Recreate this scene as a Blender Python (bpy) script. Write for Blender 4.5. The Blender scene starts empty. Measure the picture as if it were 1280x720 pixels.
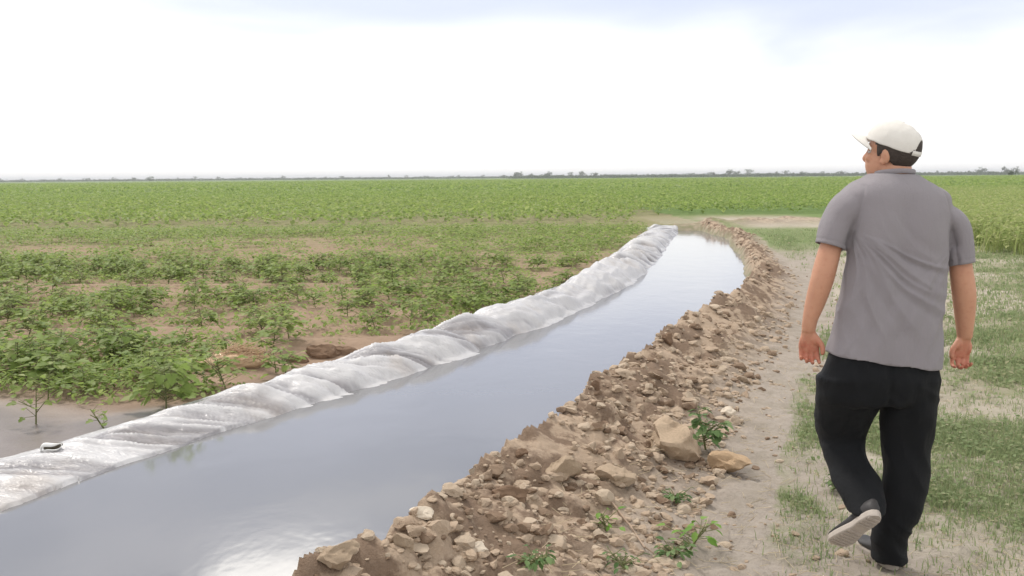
import bpy, bmesh, math, random
import numpy as np
from mathutils import Vector, Matrix
random.seed(7); RNG = np.random.default_rng(7)
SC = bpy.context.scene
C = SC.collection
# ------------------------------------------------------------------ camera
F_PX = 1244.4; CXP, CYP = 640.0, 360.0; EYE = 1.55
PITCH = math.atan(139 / F_PX); ROLL = math.radians(0.45)

def ray(px, py):
    x = (px - CXP) / F_PX; y = -(py - CYP) / F_PX
    c, s = math.cos(ROLL), math.sin(ROLL)
    x, y = c * x + s * y, -s * x + c * y
    cp, sp = math.cos(PITCH), math.sin(PITCH)
    return (x, cp + y * sp, -sp + y * cp)

def P(px, py, z=0.0):
    d = ray(px, py); t = (z - EYE) / d[2]
    return np.array([d[0] * t, d[1] * t, z])

def PD(px, py, Y):
    d = ray(px, py); t = Y / d[1]
    return np.array([d[0] * t, Y, EYE + d[2] * t])

cam = bpy.data.cameras.new('camera'); cam.sensor_width = 36.0; cam.lens = F_PX / 1280 * 36
cam.clip_start = 0.05; cam.clip_end = 20000
camo = bpy.data.objects.new('camera', cam); C.objects.link(camo)
camo.matrix_world = Matrix.Translation((0, 0, EYE)) @ Matrix.Rotation(math.pi / 2 - PITCH, 4, 'X') @ Matrix.Rotation(-ROLL, 4, 'Z')
SC.camera = camo

# ------------------------------------------------------------------ noise (vectorised gradient noise)
def _hash(ix, iy, iz, seed):
    h = (ix * 374761393 + iy * 668265263 + iz * 2147483647 + seed * 974711) & 0xFFFFFFFF
    h = ((h ^ (h >> 13)) * 1274126177) & 0xFFFFFFFF
    h = ((h ^ (h >> 16)) * 2246822519) & 0xFFFFFFFF
    return (h ^ (h >> 15)) & 0xFFFFFFFF

def noise3(x, y, z, seed=0):
    x = np.asarray(x, float); y = np.asarray(y, float) + 0 * x; z = np.asarray(z, float) + 0 * x
    ix, iy, iz = np.floor(x).astype(np.int64), np.floor(y).astype(np.int64), np.floor(z).astype(np.int64)
    fx, fy, fz = x - ix, y - iy, z - iz
    def fade(t): return t * t * t * (t * (t * 6 - 15) + 10)
    ux, uy, uz = fade(fx), fade(fy), fade(fz)
    r = 0
    for dx in (0, 1):
        for dy in (0, 1):
            for dz in (0, 1):
                h = _hash(ix + dx, iy + dy, iz + dz, seed)
                gx = ((h & 1023) / 511.5 - 1); gy = (((h >> 10) & 1023) / 511.5 - 1); gz = (((h >> 20) & 1023) / 511.5 - 1)
                w = (ux if dx else 1 - ux) * (uy if dy else 1 - uy) * (uz if dz else 1 - uz)
                r = r + w * (gx * (fx - dx) + gy * (fy - dy) + gz * (fz - dz))
    return r * 1.3

def noise2(x, y, seed=0): return noise3(x, y, 0.37 + 0 * np.asarray(x, float), seed)

def fbm2(x, y, oct=4, seed=0, gain=0.5):
    a, r = 1.0, 0
    for o in range(oct):
        r = r + a * noise2(x * 2 ** o, y * 2 ** o, seed + o * 17); a *= gain
    return r

def fbm3(p, oct=4, seed=0, gain=0.5):
    a, r = 1.0, 0
    for o in range(oct):
        r = r + a * noise3(p[:, 0] * 2 ** o, p[:, 1] * 2 ** o, p[:, 2] * 2 ** o, seed + o * 17); a *= gain
    return r

def cells2(x, y, seed=0):
    """distance to the nearest and second nearest feature point of a jittered grid, and a random value per cell"""
    ix, iy = np.floor(x).astype(np.int64), np.floor(y).astype(np.int64)
    d1 = np.full(x.shape, 9.0); d2 = np.full(x.shape, 9.0); rv = np.zeros(x.shape)
    for dx in (-1, 0, 1):
        for dy in (-1, 0, 1):
            h = _hash(ix + dx, iy + dy, 0 * ix, seed)
            px = ix + dx + (h & 1023) / 1023; py = iy + dy + ((h >> 10) & 1023) / 1023
            d = np.hypot(px - x, py - y); m = d < d1
            d2 = np.where(m, d1, np.minimum(d2, d)); rv = np.where(m, ((h >> 20) & 1023) / 1023, rv); d1 = np.where(m, d, d1)
    return d1, d2, rv

def sstep(a, b, x):
    t = np.clip((x - a) / (b - a), 0, 1); return t * t * (3 - 2 * t)

# ------------------------------------------------------------------ mesh helpers
def mesh_np(name, verts, tris=None, quads=None, smooth=True):
    me = bpy.data.meshes.new(name)
    verts = np.asarray(verts, np.float32)
    nt = 0 if tris is None else len(tris); nq = 0 if quads is None else len(quads)
    me.vertices.add(len(verts)); me.vertices.foreach_set('co', verts.ravel())
    loops = []
    if nt: loops.append(np.asarray(tris, np.int32).ravel())
    if nq: loops.append(np.asarray(quads, np.int32).ravel())
    lv = np.concatenate(loops)
    me.loops.add(len(lv)); me.loops.foreach_set('vertex_index', lv)
    st = np.concatenate([np.arange(nt) * 3, nt * 3 + np.arange(nq) * 4]).astype(np.int32)
    me.polygons.add(nt + nq); me.polygons.foreach_set('loop_start', st)
    me.polygons.foreach_set('use_smooth', np.full(nt + nq, smooth, bool))
    me.update(calc_edges=True); me.validate()
    return me

def link(name, me, mat=None, parent=None):
    o = bpy.data.objects.new(name, me); C.objects.link(o)
    if mat is not None: me.materials.append(mat)
    if parent is not None: o.parent = parent
    return o

def tag(o, label=None, cat=None, group=None, kind=None):
    if label: o['label'] = label
    if cat: o['category'] = cat
    if group: o['group'] = group
    if kind: o['kind'] = kind
    return o

def empty(name, loc):
    o = bpy.data.objects.new(name, None); C.objects.link(o); o.location = loc; o.empty_display_size = 0.05
    return o

def dup(o, parent=None):
    c = o.copy(); C.objects.link(c)
    if parent is not None: c.parent = parent
    for ch in list(o.children): dup(ch, c)
    return c

def set_attr(me, name, arr):
    a = me.attributes.new(name, 'FLOAT', 'POINT'); a.data.foreach_set('value', np.asarray(arr, np.float32))

# ------------------------------------------------------------------ node helpers
def new_mat(name):
    m = bpy.data.materials.new(name); m.use_nodes = True
    nt = m.node_tree; nt.nodes.clear()
    out = nt.nodes.new('ShaderNodeOutputMaterial')
    return m, nt, out

class NB:
    def __init__(s, nt): s.nt = nt
    def n(s, t, **kw):
        nd = s.nt.nodes.new('ShaderNode' + t)
        for k, v in kw.items(): setattr(nd, k, v)
        return nd
    def l(s, a, b): s.nt.links.new(a, b)
    def put(s, sock, v):
        if isinstance(v, bpy.types.NodeSocket): s.l(v, sock)
        else: sock.default_value = v
    def noise(s, vec, scale, detail=4, rough=0.55, dist=0.0):
        nd = s.n('TexNoise'); nd.inputs['Scale'].default_value = scale; nd.inputs['Detail'].default_value = detail
        nd.inputs['Roughness'].default_value = rough; nd.inputs['Distortion'].default_value = dist
        if vec is not None: s.l(vec, nd.inputs['Vector'])
        return nd.outputs['Fac']
    def ramp(s, fac, a, b, lo=0.0, hi=1.0):
        nd = s.n('MapRange'); nd.interpolation_type = 'SMOOTHSTEP'
        s.put(nd.inputs['Value'], fac); nd.inputs['From Min'].default_value = a; nd.inputs['From Max'].default_value = b
        nd.inputs['To Min'].default_value = lo; nd.inputs['To Max'].default_value = hi
        return nd.outputs['Result']
    def mix(s, fac, a, b):
        nd = s.n('Mix', data_type='RGBA'); s.put(nd.inputs[0], fac)
        s.put(nd.inputs[6], a if isinstance(a, bpy.types.NodeSocket) else (*a, 1)); s.put(nd.inputs[7], b if isinstance(b, bpy.types.NodeSocket) else (*b, 1))
        return nd.outputs[2]
    def mul(s, a, b, op='MULTIPLY'):
        nd = s.n('Math', operation=op); s.put(nd.inputs[0], a); s.put(nd.inputs[1], b); return nd.outputs[0]
    def attr(s, name): return s.n('Attribute', attribute_name=name).outputs['Fac']
    def pos(s): return s.n('NewGeometry').outputs['Position']
    def island(s): return s.n('NewGeometry').outputs['Random Per Island']
    def bump(s, h, strength=0.5, dist=0.01):
        nd = s.n('Bump'); nd.inputs['Strength'].default_value = strength; nd.inputs['Distance'].default_value = dist
        s.l(h, nd.inputs['Height']); return nd.outputs['Normal']
    def bsdf(s, col, rough=0.8, spec=0.3, normal=None, **kw):
        nd = s.n('BsdfPrincipled'); s.put(nd.inputs['Base Color'], col if isinstance(col, bpy.types.NodeSocket) else (*col, 1))
        s.put(nd.inputs['Roughness'], rough); s.put(nd.inputs['Specular IOR Level'], spec)
        if normal is not None: s.l(normal, nd.inputs['Normal'])
        for k, v in kw.items(): s.put(nd.inputs[k], v)
        return nd.outputs[0]

def leaf_mat(name, c1, c2, c3, transl=0.3, rough=0.55):
    m, nt, out = new_mat(name); b = NB(nt)
    r = b.island(); p = b.pos()
    col = b.mix(b.ramp(r, 0.1, 0.6), c1, c2)
    col = b.mix(b.ramp(r, 0.72, 1.0), col, c3)
    col = b.mix(b.mul(b.noise(p, 9, 2), 0.35), col, tuple(x * 0.6 for x in c1))
    d = b.bsdf(col, rough, 0.18)
    t = b.n('BsdfTranslucent'); b.l(col, t.inputs['Color'])
    mx = b.n('MixShader'); mx.inputs[0].default_value = transl; b.l(d, mx.inputs[1]); b.l(t.outputs[0], mx.inputs[2])
    b.l(mx.outputs[0], out.inputs['Surface'])
    return m

def plain_mat(name, col, rough=0.8, spec=0.3, var=0.25, scale=20, bump=0.0, bscale=200, bdist=0.002):
    m, nt, out = new_mat(name); b = NB(nt); p = b.n('TexCoord').outputs['Object']
    c = b.mix(b.noise(p, scale, 4), tuple(x * (1 - var) for x in col), tuple(min(1, x * (1 + var)) for x in col))
    nrm = b.bump(b.noise(p, bscale, 3), bump, bdist) if bump else None
    b.l(b.bsdf(c, rough, spec, nrm), out.inputs['Surface'])
    return m
# ------------------------------------------------------------------ sky and sun
SUN_EL, SUN_AZ = 52.0, -35.0           # azimuth measured from the view direction (+Y), negative to the left
w = bpy.data.worlds.new('World'); SC.world = w; w.use_nodes = True
nt = w.node_tree; nt.nodes.clear(); b = NB(nt)
out = nt.nodes.new('ShaderNodeOutputWorld')
sky = b.n('TexSky', sky_type='NISHITA'); sky.sun_disc = False
sky.sun_elevation = math.radians(SUN_EL); sky.sun_rotation = math.radians(SUN_AZ)
sky.air_density = 1.0; sky.dust_density = 2.0
bg1 = b.n('Background'); b.l(sky.outputs[0], bg1.inputs[0]); bg1.inputs[1].default_value = 0.08
tc = b.n('TexCoord').outputs['Generated']
sp = b.n('SeparateXYZ'); b.l(tc, sp.inputs[0])
el = b.mul(b.mul(sp.outputs['Z'], 1, 'ARCSINE'), 180 / math.pi)
az = b.mul(b.mul(sp.outputs['X'], sp.outputs['Y'], 'ARCTAN2'), 180 / math.pi)
# cloud layer coordinates: stretched along the horizon
mp = b.n('Mapping'); mp.inputs['Scale'].default_value = (1.0, 1.0, 4.2); b.l(tc, mp.inputs[0])
n1 = b.noise(mp.outputs[0], 2.3, 4, 0.5, 0.3)
n2 = b.noise(mp.outputs[0], 5.0, 4, 0.5)
elw = b.mul(b.mul(el, b.ramp(az, -4.0, 26.0, 0.0, 2.6), 'ADD'), b.mul(b.mul(n1, 0.5, 'SUBTRACT'), 17.0), 'ADD')
WHITE = (1.0, 0.99, 0.975); BLUEG = (0.475, 0.505, 0.62); GREY = (0.37, 0.405, 0.48); PALE = (0.80, 0.78, 0.75)
col = b.mix(b.ramp(elw, 2.5, 12.0), WHITE, BLUEG)
col = b.mix(b.ramp(elw, 11.0, 20.0), col, b.mix(b.ramp(b.noise(mp.outputs[0], 3.6, 4, 0.55, 0.5), 0.40, 0.62), (0.21, 0.25, 0.35), (0.56, 0.565, 0.63)))
# a brighter cloud higher up in front
dx = b.mul(b.mul(az, -12.5, 'SUBTRACT'), 1 / 6.5); dy = b.mul(b.mul(el, 22.8, 'SUBTRACT'), 1 / 2.3)
r2 = b.mul(b.mul(dx, dx), b.mul(dy, dy), 'ADD')
blob = b.ramp(b.mul(r2, b.mul(b.mul(n2, 0.5, 'SUBTRACT'), 3.0), 'ADD'), 0.25, 1.2, 1.0, 0.0)
col = b.mix(blob, col, (3.0, 2.85, 2.6))
st = b.ramp(b.mul(b.mul(b.mul(el, 18.2, 'SUBTRACT'), 0.9), b.mul(b.mul(n2, 0.5, 'SUBTRACT'), 5.0), 'ADD'), 0.0, 1.0, 1.0, 0.0)
st2 = b.ramp(b.mul(b.mul(el, 18.2, 'SUBTRACT'), b.mul(b.mul(n2, 0.5, 'SUBTRACT'), 4.0), 'ADD'), -1.0, 0.0)
col = b.mix(b.mul(b.mul(st, st2), b.ramp(b.mul(b.mul(az, -8, 'SUBTRACT'), 1, 'ABSOLUTE'), 2.0, 8.0, 0.55, 0.0)), col, PALE)
col = b.mix(b.ramp(el, 32.0, 46.0), col, PALE)
col = b.mix(b.mul(b.ramp(b.mul(az, 1, 'ABSOLUTE'), 48.0, 80.0), b.ramp(el, 6.0, 14.0)), col, PALE)
bg2 = b.n('Background'); b.l(col, bg2.inputs[0])
low = b.ramp(elw, 3.0, 9.0, 0.80, 0.98)
b.l(low, bg2.inputs[1])
ms = b.n('MixShader'); ms.inputs[0].default_value = 0.86
b.l(bg1.outputs[0], ms.inputs[1]); b.l(bg2.outputs[0], ms.inputs[2]); b.l(ms.outputs[0], out.inputs['Surface'])

sl = bpy.data.lights.new('sun', 'SUN'); sl.energy = 1.5; sl.angle = math.radians(12); sl.color = (1.0, 0.95, 0.88)
so = bpy.data.objects.new('sun', sl); C.objects.link(so)
a, e = math.radians(SUN_AZ), math.radians(SUN_EL)
sd = Vector((math.sin(a) * math.cos(e), math.cos(a) * math.cos(e), math.sin(e)))
so.rotation_euler = sd.to_track_quat('Z', 'Y').to_euler()
SC.view_settings.view_transform = 'Standard'; SC.view_settings.look = 'None'; SC.view_settings.gamma = 1.0
SC.view_settings.use_curve_mapping = False; SC.view_settings.exposure = 0.83
SC.cycles.max_bounces = 6; SC.cycles.transparent_max_bounces = 12
SC.cycles.use_denoising = True

# ------------------------------------------------------------------ where the ditch, the banks and the path run (metres)
WATER_Z = -0.06
_wl = np.array([(-4.2, 1.2), (-3.1, 3.6)] + [tuple(P(px, py, WATER_Z)[:2]) for px, py in
      [(0, 640), (100, 601), (200, 568), (280, 541), (450, 490), (600, 440), (700, 400), (790, 355), (822, 325), (837, 303), (850, 290)]])
_rc = np.array([(-2.2, 1.0)] + [tuple(P(px, py, 0.07)[:2]) for px, py in
      [(380, 726), (440, 668), (530, 612), (580, 592), (650, 557), (740, 487), (800, 450), (838, 424), (885, 395), (936, 346), (926, 315), (906, 291)]])
_bf = np.array([(0.2, 1.0)] + [tuple(P(px, py)[:2]) for px, py in
      [(890, 720), (930, 600), (955, 500), (985, 450), (1000, 400), (1003, 350), (965, 312), (945, 296)]])
def line(tab):
    o = np.argsort(tab[:, 1]); t = tab[o]
    return lambda y: np.interp(y, t[:, 1], t[:, 0])
XWL, XRC0, XBF0 = line(_wl), line(_rc), line(_bf)
def XBF(y): return XBF0(y) + 0.06
def XRC(y): return XRC0(y) + 0.20 + 0.08 * sstep(9, 5, np.asarray(y, float)) + 0.20 * sstep(6.2, 3.6, np.asarray(y, float))
COS = 0.87
YEND = 28.9

def bank_profile(x, y):
    """signed metres across each line, right positive"""
    return (x - XWL(y)) * COS, (x - XRC(y)) * COS, (x - XBF(y)) * COS

def fields(x, y):
    """height and the material masks of the land at x, y"""
    wob = 0.10 * noise2(x * 1.3, y * 1.3, 5) + 0.05 * noise2(x * 4, y * 4, 6)
    dl, dr, df = bank_profile(x + wob * np.clip(y / 10, 0.25, 1), y)
    inside = sstep(YEND + 0.5, YEND - 0.1, y)
    near = np.exp(-np.maximum(y, 0) / 60)
    # plain land
    left = sstep(0.2, -0.4, dl) if False else (dl < 0).astype(float)
    z = 0.02 * noise2(x * 0.35, y * 0.35, 1) + 0.012 * fbm2(x * 1.7, y * 1.7, 3, 2) + 0.05 * noise2(x * 0.03, y * 0.03, 4)
    z = np.where((dl < 0), z - 0.03 + 0.025 * np.cos(y * 2 * math.pi / 0.75) * sstep(6.5, 9, y) * sstep(120, 50, y) + 0.012 * fbm2(x * 6, y * 6, 3, 9), z)
    fieldz = z.copy()
    # right bank
    W = np.maximum((XBF(y) - XRC(y)) * COS, 0.45)
    t = np.clip(dr / W, 0, 1)
    hb = 0.33 - 0.15 * sstep(8, 22, y) + 0.07 * noise2(x * 0.9, y * 0.9, 11)
    prof = np.where(dr < 0, sstep(-0.16, 0.05, dr), (1 - t) ** 1.15 * (0.75 + 0.25 * np.cos(t * math.pi)) )
    endfade = sstep(YEND + 1.2, YEND + 0.2, y)
    bank = np.clip(prof, 0, 1) * endfade * (dl > 0)
    # left bank under the sheet
    hl = 0.035 + 0.085 * sstep(5, 9.5, y) - 0.07 * sstep(15, 27, y) + 0.02 * noise2(x * 1.1, y * 1.1, 21)
    wf, wb = 0.30 + 0.012 * np.clip(y, 0, 20), 0.30
    lp = np.where(dl > -wf, sstep(-0.01, -wf, dl), sstep(-wf - wb, -wf, dl)) * endfade
    # channel
    chan = sstep(-0.14, 0.30, dl) * sstep(-0.12, -0.32, dr) * inside
    # far end bank and the cross ridge running right
    eb = np.exp(-((y - (YEND + 0.9)) / 0.55) ** 2) * sstep(3.2, 4.6, x) * sstep(7.2, 6.4, x) * 0.10
    yr = 31.0 + 0.28 * (x - 6.0) + 0.4 * noise2(x * 0.7, 0 * x, 31)
    ridge = np.exp(-((y - yr) / 1.1) ** 2) * sstep(5.0, 6.4, x) * sstep(11.0, 9.5, x) * (0.17 + 0.14 * noise2(x * 1.4, y * 0.9, 33))
    soilband = sstep(27.8, 30, y) * sstep(41, 35, y) * sstep(5.6, 7.4, x + 0.6 * noise2(x, y, 35)) * sstep(12, 10, x)
    # clods and roughness of the dug soil
    bm = np.clip(bank * 1.6 + ridge * 3 + eb * 3, 0, 1)
    c1, c2, rv = cells2(x * 5.5 + 0.4 * noise2(x * 7, y * 7, 41), y * 5.5 + 0.4 * noise2(x * 7, y * 7, 42), 3)
    d1, d2, rw = cells2(x * 14, y * 14, 8)
    clod = 0.075 * np.sqrt(np.clip(c2 - c1, 0, 0.6)) * rv * sstep(0.25, 0.8, rv) + 0.022 * np.clip(d2 - d1, 0, 0.6) * rw
    rough = clod + 0.055 * fbm2(x * 3.2, y * 3.2, 5, 51, 0.55)
    z = z + bank * hb + lp * hl + eb + ridge
    z = z * (1 - chan) + chan * (-0.45)
    z = z + rough * np.clip(bm * 1.3, 0, 1) * (1 - chan)
    # small crumbs on the path
    pathm = sstep(-0.75, -0.35, df) * sstep(1.7, 0.6, df + 0.5 * noise2(x * 0.8, y * 0.8, 61)) * (dl > 0) * sstep(26, 18, y)
    z = z + (0.024 * fbm2(x * 7, y * 7, 4, 71, 0.6) + 0.02 * fbm2(x * 2.3, y * 2.3, 2, 73)) * (dl > 0) * (1 - bm) * near
    # wet mud by the sheet at the near left
    mudd = sstep(7.6, 6.4, y + 0.35 * (x + 3) + 0.9 * noise2(x * 0.6, y * 0.9, 81)) * (dl < 0)
    pud = (dl < 0) * sstep(-1.15, -0.55, dl + 0.35 * noise2(x * 1.1, y * 1.1, 83)) * sstep(14, 9, y)
    mud = np.clip(mudd + 0.8 * pud, 0, 1)
    z = np.where(dl < 0, z * (1 - 0.75 * mudd * (1 - lp)) - 0.035 * mudd * (1 - lp), z)
    # pale sand track at the right
    ts = y - (13.2 - 0.55 * (x - 4))
    sand = (np.exp(-(ts / 1.6) ** 2) + 0.9 * np.exp(-((y - 17.6 + 0.25 * (x - 9)) / 0.7) ** 2) * (x > 6)) * (df > 0.3)
    sand2 = sstep(0.05, 0.4, fbm2(x * 0.55, y * 0.8, 3, 91)) * (df > 0.4) * sstep(24, 15, y)
    sand = np.clip(sand + 0.75 * sand2, 0, 1)
    return dict(z=z, bank=bm, dl=dl, dr=dr, df=df, path=pathm, mud=mud, sand=sand, soilband=soilband, chan=chan, lp=lp, ridge=ridge)

def bare(x, y):
    """0..1 how bare of crop the field is"""
    n = fbm2(x * 0.16, y * 0.30, 3, 101)
    n2_ = fbm2(x * 0.55, y * 0.9, 3, 103)
    v = 0.35 * n + 0.25 * n2_
    def patch(cx, cy, rx, ry, a): return a * np.exp(-((x - cx) / rx) ** 2 - ((y - cy) / ry) ** 2)
    yb = 23.5 + 0.02 * x
    v = v + patch(-11, 23.0, 6.5, 2.2, 0.5) + patch(-3.5, 20.5, 3.0, 1.4, 0.35) + patch(0.75, 16.2, 1.3, 1.5, 0.55) + patch(-0.3, 19.5, 2.6, 1.2, .25)
    v = v + patch(-5.6, 14.2, 2.4, 1.0, 0.42) + patch(-2.3, 11.6, 1.2, 0.9, 0.35) + patch(-1.6, 9.3, 1.0, 0.8, 0.45) + patch(-2.6, 6.2, 1.6, 0.75, 0.9) + patch(-3.9, 6.2, 1.5, 0.7, 0.9)
    v = v + patch(-4.4, 10.4, 1.2, 0.6, 0.25) + patch(-2.2, 8.05, 0.5, 0.5, 1.1) + patch(-1.55, 8.75, 0.5, 0.35, 1.0) + patch(-1.1, 9.35, 0.4, 0.4, 0.8) - patch(-3.9, 8.8, 1.0, 1.0, 0.25) + patch(0.0, 9.6, 1.2, 0.6, .3)
    v = v - 0.55 * sstep(26, 36, y)
    return np.clip(v + 0.29, 0, 1)

# ------------------------------------------------------------------ ground material
gm, nt, out = new_mat('soil'); b = NB(nt); p = b.pos()
fine = b.noise(p, 38, 6, 0.62); mid = b.noise(p, 5.5, 5, 0.6); big = b.noise(p, 0.9, 4, 0.55)
tiny = b.noise(p, 160, 3, 0.6)
field_c = b.mix(mid, (0.24, 0.165, 0.115), (0.40, 0.29, 0.21))
dry_c = b.mix(fine, (0.315, 0.230, 0.162), (0.49, 0.385, 0.29))
moist = b.mix(fine, (0.13, 0.085, 0.058), (0.22, 0.155, 0.11))
stain = b.ramp(b.mul(mid, b.mul(big, 0.6), 'ADD'), 0.72, 0.82)
bank_c = b.mix(b.mul(stain, 0.85), dry_c, moist)
path_c = b.mix(fine, (0.275, 0.235, 0.198), (0.42, 0.37, 0.32))
path_c = b.mix(b.ramp(mid, 0.42, 0.66, 0.0, 0.55), path_c, (0.27, 0.235, 0.185))
verge_c = b.mix(b.ramp(mid, 0.35, 0.7), (0.33, 0.29, 0.215), (0.225, 0.235, 0.135))
sand_c = b.mix(fine, (0.345, 0.30, 0.24), (0.48, 0.43, 0.36))
mud_c = b.mix(mid, (0.115, 0.088, 0.072), (0.19, 0.152, 0.128))
crop = b.mix(b.noise(p, 1.3, 6, 0.7), (0.095, 0.155, 0.045), (0.165, 0.235, 0.075))
mpx = b.n('Mapping'); mpx.inputs['Scale'].default_value = (0.012, 0.05, 1); b.l(p, mpx.inputs[0])
crop = b.mix(b.ramp(b.noise(mpx.outputs[0], 1.0, 5, 0.6), 0.42, 0.75, 0, 0.8), crop, (0.21, 0.235, 0.11))
c = b.mix(b.attr('leftside'), verge_c, field_c)
c = b.mix(b.attr('path'), c, path_c)
c = b.mix(b.attr('sand'), c, sand_c)
c = b.mix(b.mul(b.attr('soilband'), b.ramp(mid, 0.3, 0.6, 0.45, 0.9)), c, sand_c)
c = b.mix(b.mul(b.attr('green'), b.ramp(b.noise(p, 16, 5, 0.65), 0.36, 0.6)), c, b.mix(fine, (0.16, 0.18, 0.09), (0.27, 0.28, 0.16)))
c = b.mix(b.attr('bank'), c, bank_c)
c = b.mix(b.attr('mud'), c, mud_c)
c = b.mix(b.attr('crop'), c, crop)
h = b.mul(b.mul(fine, 1.0), b.mul(tiny, 0.5), 'ADD')
h = b.mul(h, b.mul(b.attr('mud'), -0.85, 'MULTIPLY_ADD') if False else b.ramp(b.attr('mud'), 0.0, 1.0, 1.0, 0.12))
nrm = b.bump(h, 0.8, 0.018)
rough = b.ramp(b.attr('mud'), 0.3, 1.0, 0.95, 0.33)
b.l(b.bsdf(c, rough, b.ramp(b.attr('mud'), 0.3, 1.0, 0.15, 0.5), nrm), out.inputs['Surface'])

def lushness(x, y, df):
    l_ = fbm2(x * 0.9, y * 0.9, 3, 301) + 0.5 * sstep(0.9, 1.7, df - 0.1 * (y - 4)) - 0.12 + 0.25 * fbm2(x * 3.3, y * 3.3, 2, 305)
    for cx_, cy_, rx_, ry_, a_ in ((2.45, 5.2, 0.55, 1.6, 0.9), (5.9, 21.5, 0.7, 2.4, .5), (1.32, 4.75, 0.14, 0.4, 0.9), (2.9, 9.2, 0.4, 1.2, 0.5), (1.45, 6.3, 0.25, 0.8, 0.5), (1.15, 4.15, 0.16, 0.3, 0.6), (2.0, 7.6, 0.3, 0.7, 0.6), (1.05, 5.6, 0.14, 0.35, 0.5), (2.7, 11.0, 0.3, 1.2, 0.5)):
        l_ = l_ + a_ * np.exp(-((x - cx_) / rx_) ** 2 - ((y - cy_) / ry_) ** 2)
    return l_
# ------------------------------------------------------------------ land: one sheet of vertices, split by what the land is
ys = [-3.0, -2.0, -1.0, 0.0, 0.8, 1.4, 1.9, 2.3]
y = 2.6
while y < 36: ys.append(y); y *= 1.0046
while y < 9000: ys.append(y); y *= 1.03
ys = np.array(ys)
us = np.concatenate([np.linspace(-3.0, -0.75, 40), np.arange(-0.74, 0.72, 0.0034), np.linspace(0.73, 3.0, 40)])
YY, UU = np.meshgrid(ys, us, indexing='ij')
XX = UU * (np.maximum(YY, 0) + 1.2)
fx, fy = XX.ravel(), YY.ravel()
G = fields(fx, fy)
nr, nc = XX.shape
idx = np.arange(nr * nc).reshape(nr, nc)
quads = np.stack([idx[:-1, :-1], idx[:-1, 1:], idx[1:, 1:], idx[1:, :-1]], -1).reshape(-1, 4)
verts = np.stack([fx, fy, G['z']], 1)
leftside = np.maximum((G['dl'] < 0).astype(float), sstep(32, 40, fy))
rightfield = sstep(19.5, 24, fy - 0.2 * (fx - 9)) * (G['df'] > 0)
far = sstep(34, 75, fy)
near_cover = leftside * (1 - bare(fx, fy)) * sstep(9, 26, fy) * 0.55
crop = np.clip(np.maximum(far, near_cover) * (1 - G['soilband']) * (1 - G['mud'])+ 0.8 * rightfield * (1 - G['soilband']) * (1 - G['sand']), 0, 1)
att = dict(leftside=leftside, path=G['path'] * (1 - rightfield), sand=G['sand'] * (1 - rightfield) * sstep(30, 20, fy), soilband=np.clip(G['soilband'], 0, 1),
           bank=np.clip(G['bank'] * 1.4 + G['lp'], 0, 1), mud=np.clip(G['mud'] * (1 - G['bank']), 0, 1), crop=crop,
           green=np.clip(lushness(fx, fy, G['df']) * 1.2 + 0.1, 0, 1) * (G['df'] > 0.1) * (1 - 0.8 * G['sand']) * sstep(40, 25, fy))
qc = lambda a_: a_[quads].mean(1)
isbank = (qc(G['bank']) > 0.35)
ispath = ~isbank & (qc(G['path']) > 0.5) & (qc(fy) < 24)
isfield = ~isbank & ~ispath & ((qc(G['dl']) < 0.02) | (qc(fy) > 40))
isbed = ~isbank & ~ispath & ~isfield & (qc(G['chan']) > 0.3)
for nm, mask in (('earth_bank', isbank), ('dirt_path', ispath), ('crop_field', isfield), ('ditch_bed', isbed),
                 ('ground', ~(isbank | ispath | isfield | isbed))):
    q = quads[mask]; uq, inv = np.unique(q, return_inverse=True)
    me = mesh_np(nm, verts[uq], quads=inv.reshape(-1, 4))
    for k, v in att.items(): set_attr(me, k, v[uq])
    link(nm, me, gm)['kind'] = 'structure'

# a fast lookup of the land's height
def land_z(x, y): return fields(np.atleast_1d(np.asarray(x, float)), np.atleast_1d(np.asarray(y, float)))['z']

# ------------------------------------------------------------------ water
wy = np.concatenate([np.linspace(0.5, YEND + 0.9, 140)])
rows = []
for yy in wy:
    xa, xb = XWL(yy) - 0.12, XRC(yy) + 0.02
    rows.append(np.stack([np.linspace(xa, xb, 24), np.full(24, yy), np.full(24, WATER_Z)], 1))
wv = np.concatenate(rows); ii = np.arange(len(wv)).reshape(len(wy), 24)
wq = np.stack([ii[:-1, :-1], ii[:-1, 1:], ii[1:, 1:], ii[1:, :-1]], -1).reshape(-1, 4)
wm, nt, out = new_mat('muddy_water'); b = NB(nt); p = b.pos()
mp = b.n('Mapping'); mp.inputs['Scale'].default_value = (1.0, 0.6, 1.0); b.l(p, mp.inputs[0])
rip = b.mul(b.noise(mp.outputs[0], 2.2, 3, 0.5, 0.4), b.mul(b.noise(mp.outputs[0], 9.0, 2), 0.18), 'ADD')
nrm = b.bump(rip, 0.14, 0.02)
deep = b.bsdf((0.175, 0.175, 0.178), 0.6, 0.0)
gl = b.n('BsdfGlossy'); gl.inputs['Roughness'].default_value = 0.09; b.l(nrm, gl.inputs['Normal']); gl.inputs['Color'].default_value = (0.97, 0.98, 1, 1)
fr = b.n('Fresnel'); fr.inputs['IOR'].default_value = 1.75; b.l(nrm, fr.inputs['Normal'])
mx = b.n('MixShader'); b.l(fr.outputs[0], mx.inputs[0]); b.l(deep, mx.inputs[1]); b.l(gl.outputs[0], mx.inputs[2])
b.l(mx.outputs[0], out.inputs['Surface'])
link('water', mesh_np('water', wv, quads=wq), wm)['kind'] = 'structure'
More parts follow.
